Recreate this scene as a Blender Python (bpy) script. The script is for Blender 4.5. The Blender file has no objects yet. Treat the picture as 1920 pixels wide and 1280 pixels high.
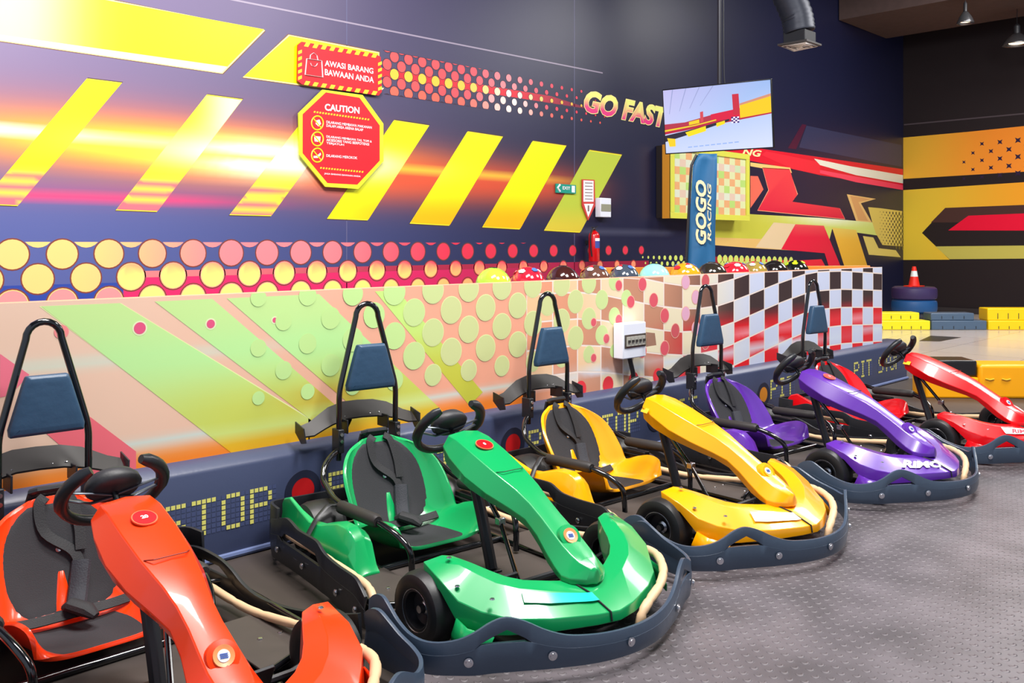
import bpy, bmesh, math, random
from mathutils import Vector, Matrix
random.seed(4)
S = bpy.context.scene
COL = S.collection
PI = math.pi

# ------------------------------------------------------------------ camera
FPX, HZ, CAMH = 1690.5, 458.8, 1.5          # focal length and horizon row of the 1920x1280 photograph
cam = bpy.data.objects.new('camera', bpy.data.cameras.new('camera'))
COL.objects.link(cam)
cam.location = (0, 0, CAMH)
cam.rotation_euler = (PI/2, 0, -PI/4)
cam.data.sensor_width = 36
cam.data.lens = 36*FPX/1920
cam.data.shift_y = -(640-HZ)/1920
cam.data.clip_start = .05
S.camera = cam
S.view_settings.view_transform = 'Standard'
S.view_settings.look = 'None'
S.view_settings.gamma = 1
S.view_settings.use_curve_mapping = False
S.view_settings.exposure = 0.25

# ------------------------------------------------------------------ world and lights
w = bpy.data.worlds.new('world'); S.world = w; w.use_nodes = True
w.node_tree.nodes['Background'].inputs[0].default_value = (.72, .82, 1, 1)
w.node_tree.nodes['Background'].inputs[1].default_value = .62
def area(name, loc, target, size, power, color=(1, 1, 1), size_y=None):
    l = bpy.data.lights.new(name, 'AREA'); l.energy = power; l.color = color
    l.shape = 'RECTANGLE'; l.size = size; l.size_y = size_y or size
    o = bpy.data.objects.new(name, l); COL.objects.link(o); o.location = loc
    o.rotation_euler = (Vector(target)-Vector(loc)).to_track_quat('-Z', 'Y').to_euler()
    return o
area('mural_flood_light', (2.0, 3.6, 6.3), (3.6, 8.25, 2.6), 2.5, 520, (1, .94, .92), 1.2)
area('pit_ceiling_light', (3.2, 1.0, 6.3), (3.4, 2.6, 0), 1.5, 420, (1, .98, .95))
area('pit_ceiling_light', (8.5, 1.2, 6.3), (8.5, 2.6, 0), 1.5, 320, (1, .98, .95))
area('track_ceiling_light', (15.5, 2.5, 6.4), (15.5, 3.5, 0), 4.0, 520, (1, .98, .96))

# ------------------------------------------------------------------ helpers
def lin(c):
    return tuple(((x/255)/12.92 if x <= 10.3 else ((x/255+.055)/1.055)**2.4) for x in c[:3])
def mix(a, b, t):
    t = max(0, min(1, t)); return tuple(a[i]+(b[i]-a[i])*t for i in range(3))
MATS = {}
def mat(name, rgb=(128, 128, 128), rough=.5, metal=0, coat=0, bump=0, scale=40, emit=None, es=1, alpha=1, spec=.5, var=0):
    if name in MATS: return MATS[name]
    m = bpy.data.materials.new(name); m.use_nodes = True; nt = m.node_tree; b = nt.nodes['Principled BSDF']
    c = lin(rgb)+(1,)
    b.inputs['Base Color'].default_value = c
    b.inputs['Roughness'].default_value = rough; b.inputs['Metallic'].default_value = metal
    b.inputs['Coat Weight'].default_value = coat; b.inputs['Coat Roughness'].default_value = .06
    b.inputs['Specular IOR Level'].default_value = spec
    if alpha < 1: b.inputs['Alpha'].default_value = alpha
    if emit: b.inputs['Emission Color'].default_value = lin(emit)+(1,); b.inputs['Emission Strength'].default_value = es
    if bump or var:
        tc = nt.nodes.new('ShaderNodeTexCoord'); n = nt.nodes.new('ShaderNodeTexNoise')
        n.inputs['Scale'].default_value = scale; n.inputs['Detail'].default_value = 4
        nt.links.new(tc.outputs['Object'], n.inputs['Vector'])
        if bump:
            bp = nt.nodes.new('ShaderNodeBump'); bp.inputs['Strength'].default_value = bump; bp.inputs['Distance'].default_value = .01
            nt.links.new(n.outputs['Fac'], bp.inputs['Height']); nt.links.new(bp.outputs['Normal'], b.inputs['Normal'])
        if var:
            r = nt.nodes.new('ShaderNodeMixRGB'); r.blend_type = 'MIX'
            r.inputs[1].default_value = tuple(x*(1-var) for x in c[:3])+(1,); r.inputs[2].default_value = tuple(min(1, x*(1+var)) for x in c[:3])+(1,)
            nt.links.new(n.outputs['Fac'], r.inputs[0]); nt.links.new(r.outputs[0], b.inputs['Base Color'])
    MATS[name] = m; return m
def vcol_mat(name, rough=.35, emit=0, coat=0, spec=.5, scale=1.0):
    if name in MATS: return MATS[name]
    m = bpy.data.materials.new(name); m.use_nodes = True; nt = m.node_tree; b = nt.nodes['Principled BSDF']
    a = nt.nodes.new('ShaderNodeAttribute'); a.attribute_name = 'Col'
    nt.links.new(a.outputs['Color'], b.inputs['Base Color'])
    b.inputs['Roughness'].default_value = rough; b.inputs['Coat Weight'].default_value = coat; b.inputs['Specular IOR Level'].default_value = spec
    if emit:
        nt.links.new(a.outputs['Color'], b.inputs['Emission Color']); b.inputs['Emission Strength'].default_value = emit
        b.inputs['Base Color'].default_value = (0, 0, 0, 1); nt.links.remove(b.inputs['Base Color'].links[0])
    MATS[name] = m; return m

def finish(o, angle=35, bevel=0, seg=2, solid=0, sub=0, offset=-1):
    me = o.data
    me.polygons.foreach_set('use_smooth', [True]*len(me.polygons))
    me.set_sharp_from_angle(angle=math.radians(angle))
    if solid:
        s = o.modifiers.new('solid', 'SOLIDIFY'); s.thickness = solid; s.offset = offset
    if bevel:
        b = o.modifiers.new('bevel', 'BEVEL'); b.width = bevel; b.segments = seg; b.limit_method = 'ANGLE'; b.angle_limit = math.radians(28); b.harden_normals = False
    if sub:
        s = o.modifiers.new('sub', 'SUBSURF'); s.levels = sub; s.render_levels = sub
def obj(name, bm, m, parent=None, **kw):
    me = bpy.data.meshes.new(name)
    bmesh.ops.recalc_face_normals(bm, faces=bm.faces) if kw.pop('recalc', True) else None
    bm.to_mesh(me); bm.free()
    for x in (m if isinstance(m, (list, tuple)) else [m]): me.materials.append(x)
    o = bpy.data.objects.new(name, me); COL.objects.link(o)
    if parent: o.parent = parent
    finish(o, **kw); return o
def tag(o, label=None, cat=None, group=None, kind=None):
    if label: o['label'] = label
    if cat: o['category'] = cat
    if group: o['group'] = group
    if kind: o['kind'] = kind
    return o
def thing(name, label, cat, loc=(0, 0, 0), rz=0, group=None):
    o = bpy.data.objects.new(name, None); COL.objects.link(o); o.location = loc; o.rotation_euler = (0, 0, rz)
    o.empty_display_size = .1
    return tag(o, label, cat, group)
def B(): return bmesh.new()
def box(bm, a, b, mi=0, M=None):
    vs = [bm.verts.new((x, y, z)) for x in (a[0], b[0]) for y in (a[1], b[1]) for z in (a[2], b[2])]
    if M is not None:
        for v in vs: v.co = M @ v.co
    for f in ((0, 1, 3, 2), (4, 6, 7, 5), (0, 4, 5, 1), (2, 3, 7, 6), (0, 2, 6, 4), (1, 5, 7, 3)):
        bm.faces.new([vs[i] for i in f]).material_index = mi
    return vs
def loft(bm, rings, closed=True, caps=True, mi=0):
    R = [[bm.verts.new(p) for p in r] for r in rings]
    n = len(R[0])
    for a, b in zip(R, R[1:]):
        for i in range(n if closed else n-1):
            j = (i+1) % n
            try: bm.faces.new((a[i], a[j], b[j], b[i])).material_index = mi
            except ValueError: pass
    if caps and closed:
        for r in (R[0], R[-1]):
            try: bm.faces.new(r).material_index = mi
            except ValueError: pass
    return R
def catmull(P, n=6, closed=False):
    P = [Vector(p) for p in P]; out = []
    N = len(P)
    for i in range(N if closed else N-1):
        p0 = P[(i-1) % N] if closed or i > 0 else P[0]*2-P[1]
        p1 = P[i]; p2 = P[(i+1) % N]
        p3 = P[(i+2) % N] if closed or i+2 < N else P[-1]*2-P[-2]
        for k in range(n):
            t = k/n
            out.append(.5*((2*p1)+(p2-p0)*t+(2*p0-5*p1+4*p2-p3)*t*t+(3*p1-p0-3*p2+p3)*t**3))
    if not closed: out.append(P[-1])
    return out
def rounded(P, r=.03, n=5):
    """polyline with filleted corners"""
    P = [Vector(p) for p in P]; out = [P[0]]
    for i in range(1, len(P)-1):
        a, b, c = P[i-1], P[i], P[i+1]
        ra = min(r, (a-b).length*.45); rc = min(r, (c-b).length*.45)
        s = b+(a-b).normalized()*ra; e = b+(c-b).normalized()*rc
        for k in range(n+1):
            t = k/n; out.append(s*(1-t)**2+b*2*t*(1-t)+e*t*t)
    out.append(P[-1]); return out
def tube(bm, P, r, n=10, mi=0, closed=False, flat=1, rad=None):
    P = [Vector(p) for p in P]; N = len(P); rings = []; prev = None
    for i in range(N):
        if closed: t = (P[(i+1) % N]-P[(i-1) % N])
        else: t = (P[min(i+1, N-1)]-P[max(i-1, 0)])
        t.normalize()
        if prev is None:
            up = Vector((0, 0, 1)) if abs(t.z) < .9 else Vector((1, 0, 0))
            nrm = t.cross(up).normalized()
        else: nrm = (prev-t*prev.dot(t)).normalized()
        prev = nrm; bi = t.cross(nrm)
        rr = rad[i] if rad else r
        rings.append([P[i]+nrm*rr*math.cos(2*PI*k/n)+bi*rr*flat*math.sin(2*PI*k/n) for k in range(n)])
    if closed: rings.append(rings[0])
    loft(bm, rings, True, not closed, mi)
def lathe(bm, prof, c=(0, 0, 0), axis='Z', n=24, mi=0, M=None):
    rings = []
    for k in range(n+1):
        a = 2*PI*k/n; r = []
        for (ra, h) in prof:
            p = (ra*math.cos(a), ra*math.sin(a), h)
            if axis == 'Y': p = (p[0], p[2], p[1])
            if axis == 'X': p = (p[2], p[0], p[1])
            p = Vector(p)
            if M is not None: p = M @ p
            r.append(p+Vector(c))
        rings.append(r)
    R = [[bm.verts.new(p) for p in r] for r in rings[:-1]]; R.append(R[0])
    for a, b in zip(R, R[1:]):
        for i in range(len(prof)-1):
            try: bm.faces.new((a[i], a[i+1], b[i+1], b[i])).material_index = mi
            except ValueError: pass
    bmesh.ops.remove_doubles(bm, verts=bm.verts, dist=1e-6)
def prism(bm, pts, d, mi=0):
    """extrude polygon pts (3D) by vector d"""
    a = [bm.verts.new(p) for p in pts]; b = [bm.verts.new(Vector(p)+Vector(d)) for p in pts]
    bm.faces.new(a).material_index = mi; bm.faces.new(b).material_index = mi
    n = len(pts)
    for i in range(n): bm.faces.new((a[i], a[(i+1) % n], b[(i+1) % n], b[i])).material_index = mi
def frame_to(o, n, up=(0, 0, 1)):
    """matrix whose Z is n"""
    n = Vector(n).normalized(); x = Vector(up).cross(n)
    if x.length < 1e-4: x = Vector((1, 0, 0))
    x.normalize(); y = n.cross(x)
    M = Matrix((x, y, n)).transposed().to_4x4(); M.translation = Vector(o); return M
def text_geo(s, size=1, ext=0, offset=0, shear=0, align='CENTER', space=1.0):
    """list of (verts, faces) in the XY plane from the built-in font"""
    c = bpy.data.curves.new('t', 'FONT'); c.body = s; c.size = size; c.extrude = ext; c.offset = offset; c.shear = shear
    c.align_x = align; c.align_y = 'CENTER'; c.space_character = space; c.resolution_u = 3
    o = bpy.data.objects.new('t', c); COL.objects.link(o)
    dg = bpy.context.evaluated_depsgraph_get(); me = o.evaluated_get(dg).to_mesh()
    V = [v.co.copy() for v in me.vertices]; F = [tuple(p.vertices) for p in me.polygons]
    o.evaluated_get(dg).to_mesh_clear(); bpy.data.objects.remove(o); bpy.data.curves.remove(c)
    return V, F
def add_text(bm, s, M, mi=0, **kw):
    V, F = text_geo(s, **kw); vs = [bm.verts.new(M @ v) for v in V]
    for f in F:
        try: bm.faces.new([vs[i] for i in f]).material_index = mi
        except ValueError: pass
    return vs

# where a photo measurement meets a known plane of the place
c45 = math.sqrt(.5)
def ray(u, v):
    r = (u-960)/FPX; return (c45*(1+r), c45*(1-r), -(v-HZ)/FPX)
def on_y(u, v, Y): d = ray(u, v); t = Y/d[1]; return (d[0]*t, Y, CAMH+d[2]*t)
def on_x(u, v, X): d = ray(u, v); t = X/d[0]; return (X, d[1]*t, CAMH+d[2]*t)
def on_z(u, v, Z): d = ray(u, v); t = (Z-CAMH)/d[2]; return (d[0]*t, d[1]*t, Z)
def at_d(u, v, D): d = ray(u, v); return (d[0]*D, d[1]*D, CAMH+d[2]*D)

# ------------------------------------------------------------------ printed surfaces
class Print:
    """A printed wall: base sheet plus layered shapes, all one mesh with a colour per corner. plane: 'y' or 'x'"""
    def __init__(s, plane, pos, step=.0006):
        s.bm = B(); s.cl = s.bm.loops.layers.float_color.new('Col'); s.plane = plane; s.pos = pos; s.layer = 0; s.step = step
    def P(s, a, z, L):
        off = s.pos-L*s.step
        return (a, off, z) if s.plane == 'y' else (off, a, z)
    def px(s, u, v):
        p = on_y(u, v, s.pos) if s.plane == 'y' else on_x(u, v, s.pos)
        return ((p[0] if s.plane == 'y' else p[1]), p[2])
    def sheet(s, a0, a1, z0, z1, na, nz, col):
        V = [[s.bm.verts.new(s.P(a0+(a1-a0)*i/na, z0+(z1-z0)*j/nz, 0)) for j in range(nz+1)] for i in range(na+1)]
        for i in range(na):
            for j in range(nz):
                s.paint(s.bm.faces.new((V[i][j], V[i+1][j], V[i+1][j+1], V[i][j+1])), col)
    def paint(s, f, col):
        for l in f.loops:
            c = l.vert.co; a = c.x if s.plane == 'y' else c.y
            l[s.cl] = tuple(lin(col(a, c.z) if callable(col) else col))+(1,)
    def poly(s, pts, col, L=1, cut=0):
        vs = [s.bm.verts.new(s.P(a, z, L)) for a, z in pts]
        try: f = s.bm.faces.new(vs)
        except ValueError: return
        fs = [f]
        if cut:
            ax = 0 if s.plane == 'y' else 1
            for dim in (ax, 2):
                lo = min(v.co[dim] for v in vs); hi = max(v.co[dim] for v in vs); k = lo+cut
                while k < hi-1e-4:
                    no = [0, 0, 0]; no[dim] = 1; co = [0, 0, 0]; co[dim] = k
                    es = list({e for ff in fs for e in ff.edges}); vv = list({v for ff in fs for v in ff.verts})
                    g = bmesh.ops.bisect_plane(s.bm, geom=fs+es+vv, plane_co=co, plane_no=no)
                    fs = [x for x in g['geom'] if isinstance(x, bmesh.types.BMFace)]
                    k += cut
        for f in fs: s.paint(f, col)
    def pxpoly(s, pts, col, L=1, cut=0): s.poly([s.px(u, v) for u, v in pts], col, L, cut)
    def disc(s, a, z, r, col, L=2, n=20, zmax=None, zmin=None):
        pts = []
        for k in range(n):
            x = a+r*math.cos(2*PI*k/n); y = z+r*math.sin(2*PI*k/n)
            if zmax is not None: y = min(y, zmax)
            if zmin is not None: y = max(y, zmin)
            if not pts or (abs(pts[-1][0]-x)+abs(pts[-1][1]-y)) > 1e-5: pts.append((x, y))
        if max(p[1] for p in pts)-min(p[1] for p in pts) > .004: s.poly(pts, col, L)
    def text(s, t, a, z, size, col, L=3, sx=1, shear=0, slope=0, offset=0, flip=1, align='LEFT', space=1):
        V, F = text_geo(t, size=size, shear=shear, offset=offset, align=align, space=space)
        vs = [s.bm.verts.new(s.P(a+flip*v.x*sx, z+v.y+slope*v.x, L)) for v in V]
        for f in F:
            try: s.paint(s.bm.faces.new([vs[i] for i in f]), col)
            except ValueError: pass
    def fit(s, t, u0, v0, u1, v1, hpx, col, L=3, shear=0, offset=0, pad=0):
        V, F = text_geo(t, size=1, shear=shear, offset=offset, align='LEFT')
        V0, _ = text_geo(t, size=1, shear=shear, offset=0, align='LEFT')
        lo, hi = min(v.x for v in V0), max(v.x for v in V0); yl, yh = min(v.y for v in V0), max(v.y for v in V0)
        A = s.px(u0, v0); Bq = s.px(u1, v1); H = s.px(u0, v0-hpx)[1]-A[1]
        vs = [s.bm.verts.new(s.P(A[0]+(Bq[0]-A[0])*(v.x-lo)/(hi-lo), A[1]+(Bq[1]-A[1])*(v.x-lo)/(hi-lo)+H*(v.y-yl)/(yh-yl), L)) for v in V]
        for f in F:
            try: s.paint(s.bm.faces.new([vs[i] for i in f]), col)
            except ValueError: pass
    def done(s, name, m, parent=None): return obj(name, s.bm, m, parent, recalc=False)

# ================================================================== ROOM
YW, XW, YP, YB, HC = 8.25, 20.9, 3.995, 4.08, 6.9
INK = (46, 50, 92)
def ss(a, b, x):
    t = max(0, min(1, (x-a)/(b-a))); return t*t*(3-2*t)
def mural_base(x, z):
    c = mix(mix((118, 104, 138), (82, 92, 150), ss(2.6, 1.6, z)), (26, 29, 58), ss(1.5, 11, x))  # left end lightened to lilac: light glare on the navy wall, painted into its colour
    # printed sunset flare
    zc = 2.40-.012*(x-4)
    fall = math.exp(-((x-4.4)/2.9)**2)
    q = (z-zc)
    g = math.exp(-(q/.33)**2)*fall
    c = mix(c, (235, 95, 70), g*1.1)
    g = math.exp(-(q/.19)**2)*math.exp(-((x-4.4)/2.3)**2)
    c = mix(c, (250, 215, 40), g*1.3)
    g = math.exp(-((q+.03)/.16)**2)*math.exp(-((x-4.9)/.85)**2)+math.exp(-((q-.02)/.03)**2)*(1-ss(3.5, 5, x))*.6
    c = mix(c, (255, 255, 245), g*1.6)
    # long warm streak to the right
    g = math.exp(-((z-(2.28))/.28)**2)*ss(4.5, 6, x)*(1-ss(8.5, 11, x))
    c = mix(c, (215, 80, 50), g*.95)
    g = math.exp(-((z-(2.36))/.03)**2)*ss(2, 4, x)*(1-ss(8, 10.5, x))
    c = mix(c, (255, 220, 60), g)
    g = math.exp(-((z-1.93)/.05)**2)*(1-ss(3.5, 5.5, x))
    c = mix(c, (225, 60, 110), g*.9)
    g = math.exp(-((z-1.70)/.012)**2)*ss(9.2, 9.8, x)*(1-ss(11.6, 12, x)); c = mix(c, (150, 150, 160), g)
    return c
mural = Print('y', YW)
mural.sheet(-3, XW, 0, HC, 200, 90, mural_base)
def yel(x, z):
    c = mix((226, 240, 0), (255, 180, 0), ss(-.12, -.55, (z-2.35))*ss(5, 6.5, x))
    zc = 2.40
    c = mix(c, (255, 255, 215), math.exp(-((z-zc)/.20)**2)*math.exp(-((x-5.0)/1.6)**2)*1.3)
    c = mix(c, (255, 255, 225), math.exp(-((x-4.35)/.35)**2)*ss(2.4, 2.7, z)*.8)
    if x < 5.6: c = mix(c, (240, 104, 116) if int(z*22) % 2 or z < 1.85 else (240, 200, 70), ss(2.2, 2.05, z)*(1-ss(4.6, 5.6, x)))
    return c
def yel2(x, z):
    c = yel(x, z)
    return mix(c, (196, 208, 64), ss(8.9, 9.5, x))
stripes = [((163, 147), (229, 155), (33, 386), (-38, 383)), ((388, 177), (455, 186), (294, 397), (217, 394)),
           ((584, 205), (648, 214), (508, 405), (430, 403)), ((739, 225), (805, 235), (689, 413), (613, 410)),
           ((877, 246), (943, 256), (842, 423), (768, 419)), ((999, 264), (1062, 273), (974, 430), (904, 426)),
           ((1105, 281), (1166, 290), (1087, 436), (1020, 432))]
def grow(P, k):
    cx = sum(p[0] for p in P)/len(P); cy = sum(p[1] for p in P)/len(P)
    return [(x+(1 if x > cx else -1)*k, y+(1 if y > cy else -1)*k) for x, y in P]
for k, st in enumerate(stripes):
    mural.pxpoly(grow(st, 1.6), (70, 50, 50) if k != 1 else (90, 70, 70), 1)
    mural.pxpoly(st, (240, 226, 40), 2)
    mural.pxpoly(grow(st, -1.6), yel if k < 6 else (lambda x, z: mix((184, 200, 66), (216, 196, 60), ss(2.1, 1.7, z))), 3, .05)
# top parallelograms
def topy(x, z):
    c = mix((250, 250, 160), (226, 224, 0), ss(2.4, 3.4, x))
    g = math.exp(-((z-4.05)/.22)**2)*ss(3.2, 4.2, x)*(1-ss(5.0, 6, x))
    c = mix(c, (250, 170, 30), g)
    return c
T1 = [(-60, -52), (210, 0), (497, 57), (417, 138), (0, 77), (-60, 68)]
T2 = [(541, 65), (640, 84), (711, 98), (711, 178), (600, 165), (455, 145)]
for T in (T1, T2):
    mural.pxpoly(grow(T, 1.5), (110, 70, 60), 1); mural.pxpoly(T, (255, 255, 150), 2); mural.pxpoly(grow(T, -2), topy, 3, .15)
    mural.pxpoly([(T[3][0]-2, T[3][1]-2), (T[4][0], T[4][1]-2), (T[4][0], T[4][1]-12), (T[3][0]+9, T[3][1]-13)], (255, 250, 190), 4)
# halftone band
for a in range(4): pass
mural.poly([(6.12, 3.40), (9.9, 3.42), (9.0, 3.51), (6.12, 3.50)], lambda x, z: mix((225, 30, 50), (120, 30, 60), ss(8, 9.9, x)), 1, .3)
for i in range(-1, 20):
    for j in range(-1, 6):
        x = 6.345+i*.205+(.1025 if j % 2 else 0); z = 3.25+.1*j
        if x < 6.15 or x > 10.15: continue
        r = .062*(1-.74*ss(7.0, 10.1, x))
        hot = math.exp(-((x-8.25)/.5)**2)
        c = mix((232, 84, 84), (238, 60, 84), ss(6, 9, x))
        if j == 2: c = (250, 190, 60)
        if j in (-1, 0): c = mix(c, (240, 120, 80), .5)
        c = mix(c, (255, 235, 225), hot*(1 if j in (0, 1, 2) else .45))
        if z-r > 3.70 or z+r < 3.20: continue
        mural.disc(x, z, r+.008, (50, 25, 45), 2, 16, zmax=3.705, zmin=3.205)
        mural.disc(x, z, r, c, 3, 16, zmax=3.70, zmin=3.21)
# lettering
g0 = mural.px(1097, 208); g1 = mural.px(1250, 239); gt = mural.px(1097, 170)
def gocol(x, z):
    b = g0[1]+(g1[1]-g0[1])*(x-g0[0])/(g1[0]-g0[0]); return mix((226, 48, 130), (240, 246, 130), ss(.1, .75, (z-b)/(gt[1]-g0[1])))
for L, off, cc in ((3, .085, (30, 15, 40)), (4, .06, (245, 235, 150)), (5, .035, gocol)):
    mural.fit('GO FAST', 1097, 208, 1250, 239, 38, cc, L, shear=.3, offset=off)
mural.fit('NG', 1392, 290, 1427, 294, 12, (250, 235, 170), 6, shear=.3, offset=.03)
# lower dot rows
def dotc(x, z):
    c = mix((244, 196, 118), (244, 128, 134), ss(2.8, 4.4, x)); c = mix(c, (226, 52, 78), ss(5.2, 7.5, x))
    return c
mural.poly([(3.28, .6), (11.2, .6), (11.2, 1.26), (3.28, 1.26)], lambda x, z: mix((214, 40, 98), (150, 25, 60), ss(6, 11, x)), 1, .4)
mural.poly([(3.28, 1.20), (9.0, 1.20), (9.0, 1.26), (3.28, 1.26)], lambda x, z: mix((220, 120, 120), (170, 40, 70), ss(3.5, 7, x)), 2, .4)
mural.poly([(1, .6), (3.28, .6), (3.28, 1.16), (1, 1.16)], (42, 66, 150), 1)
pitch = .393
for k in range(-1, 26):
    x = 2.76+k*pitch; r = .125*(1-.55*ss(4, 11.5, x))
    mural.disc(x+pitch/2, 1.60, r, dotc, 3, 20, zmax=1.525); 
    for (xx, zz) in ((x, 1.42), (x-pitch/2, 1.21), (x, 1.00)):
        if xx > 11.2: continue
        mural.disc(xx, zz, r+.012, (120, 60, 50), 2, 24); mural.disc(xx, zz, r, dotc, 3, 24)
        if xx > 3.3:
            if zz < 1.3: mural.disc(xx, zz, r-.008, lambda a, z: mix((222, 238, 120), (245, 150, 110), ss(5, 9, a)) if z < 1.262 else mix((250, 165, 110), (240, 90, 100), ss(4.5, 7, a)), 4, 24)
        elif zz < 1.1: mural.disc(xx, zz, r-.008, (250, 140, 140), 4, 24)
# right half: arrows and bands.  z6: reading offsets of the photo detail
def z6(*P): return [(1380+x/3.556, 220+y/3.556) for x, y in P]
mural.pxpoly(z6((-200, 130), (140, 205), (1113, 345), (1113, 470), (560, 385), (360, 340), (95, 290), (-200, 240)), lambda x, z: mix((222, 24, 50), (150, 20, 45), ss(2.95, 2.55, z)*(1-ss(12, 15, x))), 1, .3)
mural.pxpoly(z6((200, 225), (560, 300), (560, 380), (380, 345), (170, 250)), (235, 40, 60), 2)
mural.pxpoly(z6((520, 275), (760, 325), (1113, 385), (1113, 440), (800, 385), (560, 318)), lambda x, z: mix((250, 130, 110), (235, 235, 215), ss(14, 17, x)), 3, .3)
mural.pxpoly(z6((560, 350), (1113, 452), (1113, 484), (800, 432), (560, 372)), (250, 70, 100), 2)
mural.pxpoly(z6((440, 45), (470, 50), (400, 212), (345, 205)), lambda x, z: mix((225, 30, 50), (70, 20, 50), ss(2.6, 3.4, z)), 3, .15)
mural.pxpoly(z6((470, 55), (1105, 185), (1105, 330), (420, 200)), lambda x, z: (46, 52, 84), 1)
mural.pxpoly(z6((95, 300), (360, 335), (372, 370), (180, 340), (95, 325)), (250, 200, 120), 4)
redarrow = z6((178, 338), (358, 348), (408, 515), (375, 562), (690, 605), (724, 676), (560, 660), (145, 618), (218, 487))
mural.pxpoly(grow(redarrow, 1), (250, 170, 130), 4); mural.pxpoly(redarrow, lambda x, z: mix((236, 66, 74), (214, 30, 64), ss(2.5, 2.0, z)), 5)
mural.pxpoly(z6((95, 390), (145, 392), (182, 480), (95, 605)), (240, 110, 90), 5)
# lime band
def lime(x, z):
    c = mix((196, 196, 70), (212, 226, 120), ss(14, 19, x))
    return mix(c, (235, 245, 215), math.exp(-((x-17.2)/1.6)**2)*math.exp(-((z-2.02)/.09)**2))
mural.pxpoly(z6((-160, 620), (95, 645), (560, 670), (1110, 715), (1110, 810), (640, 745), (600, 900), (95, 870), (-160, 850)), lime, 3, .25)
mural.pxpoly(z6((-160, 800), (330, 815), (590, 835), (600, 900), (95, 870), (-160, 850)), lambda x, z: (225, 185, 110), 4)
mural.pxpoly(z6((395, 712), (585, 722), (700, 1000), (620, 1000), (590, 905), (300, 880)), lambda x, z: mix((232, 140, 110), (226, 30, 64), ss(2.05, 1.7, z)), 5, .2)
mural.pxpoly(z6((250, 700), (395, 712), (300, 880), (130, 865)), (224, 200, 160), 5)
mural.pxpoly(z6((640, 735), (800, 750), (880, 1005), (725, 1003)), lambda x, z: mix((226, 210, 110), (236, 180, 60), ss(2.0, 1.5, z)), 5, .2)
mural.pxpoly(z6((738, 512), (932, 543), (832, 572), (905, 700), (800, 690)), (232, 190, 120), 4)
mural.pxpoly(z6((760, 522), (900, 545), (815, 565), (880, 690), (815, 685)), (214, 160, 104), 5)
mural.pxpoly(z6((880, 598), (960, 605), (1108, 625), (1108, 860), (975, 850), (930, 770), (905, 690)), lambda x, z: (222, 200, 100), 4)
mural.pxpoly(z6((845, 790), (915, 800), (950, 872), (1065, 885), (1098, 932), (885, 915)), (226, 206, 110), 4)
mural.pxpoly(z6((-200, 925), (390, 955), (570, 945), (600, 1000), (-200, 1010)), lambda x, z: mix((150, 30, 50), (232, 40, 60), ss(13, 16, x)), 2, .5)
for i in range(28):
    x0, z0 = mural.px(1205+i*10.3, 482+i*.25)
    for j in (0, 1):
        xx, zz = mural.px(1205+i*10.3+j*5, 482+i*.25+j*11)
        r = min(.075, .018+.0045*i)
        if i < 9 or 14 <= i:
            mural.disc(xx, zz, r, (206, 220, 110), 4, 10)
for i in range(8):
    for j in range(13):
        u = 1650+i*6; v = 397+j*5.3+i*.6
        xx, zz = mural.px(u+(3 if j % 2 else 0), v); r = .012+.006*i
        mural.disc(xx, zz, r, (40, 36, 50) if i < 5 else (90, 84, 50), 6, 6)
# sheet joins and a thin chrome line
for u0, v0, u1, v1 in ((430, 0, 1130, 138),):
    a = mural.px(u0, v0); b = mural.px(u1, v1)
    mural.poly([(a[0], a[1]), (b[0], b[1]), (b[0], b[1]+.018), (a[0], a[1]+.018)], (150, 140, 160), 2)
for u in (650, 1077):
    a = mural.px(u, 300); mural.poly([(a[0]-.006, 0), (a[0]+.006, 0), (a[0]+.006, HC), (a[0]-.006, HC)], (90, 90, 125), 1)
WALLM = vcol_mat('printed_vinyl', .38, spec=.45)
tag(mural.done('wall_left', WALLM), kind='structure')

# right wall
rw = Print('x', XW)
rw.sheet(YW, -8, 0, HC, 60, 40, lambda y, z: (38, 30, 32))
def zz6(*P): return z6(*P)
def orangeg(y, z): return mix((236, 184, 56), (248, 146, 44), ss(8.2, 6.2, y))
rw.pxpoly(z6((1115, 135), (1560, 95), (1920, 58), (2300, 20), (2300, 340), (1920, 362), (1115, 410)), orangeg, 1, .4)
rw.pxpoly(z6((1115, 485), (1920, 432), (2300, 410), (2300, 560), (1920, 583), (1395, 603), (1240, 770), (1425, 948), (1115, 950)), lambda y, z: mix((232, 200, 60), (246, 165, 40), ss(8, 5.5, y)), 1, .4)
rw.pxpoly(z6((1395, 603), (1920, 583), (2300, 560), (2300, 700), (1300, 700)), (74, 48, 44), 2)
rw.pxpoly(z6((1330, 860), (2300, 850), (2300, 938), (1425, 945)), lambda y, z: mix((200, 190, 90), (70, 45, 40), ss(1.58, 1.80, z)), 2, .1)
rw.pxpoly(z6((1415, 753), (1550, 655), (1920, 640), (2300, 628), (2300, 755)), (236, 16, 56), 3)
for i in range(12):
    for j in range(6):
        u = 1520+i*60; v = 188+j*55-(i*6)
        if (i+j) % 2 or (j == 5) or (j == 4 and i > 6): continue
        p = z6((u, v))[0]
        if i < 1 and j in (0, 5): continue
        a, z = rw.px(*p); r = .034+.004*i
        rw.poly([(a+r, z+r), (a+.0, z+r*.55), (a-r, z+r), (a-r*.55, z), (a-r, z-r), (a, z-r*.55), (a+r, z-r), (a+r*.55, z)], (46, 30, 60), 4)
a = rw.px(1695, 235); b = rw.px(1920, 210)
rw.poly([(a[0], a[1]), (b[0]-3, a[1]), (b[0]-3, a[1]+.03), (a[0], a[1]+.03)], (80, 70, 75), 2)
tag(rw.done('wall_right', vcol_mat('printed_vinyl_right', .6, spec=.2)), kind='structure')
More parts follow.
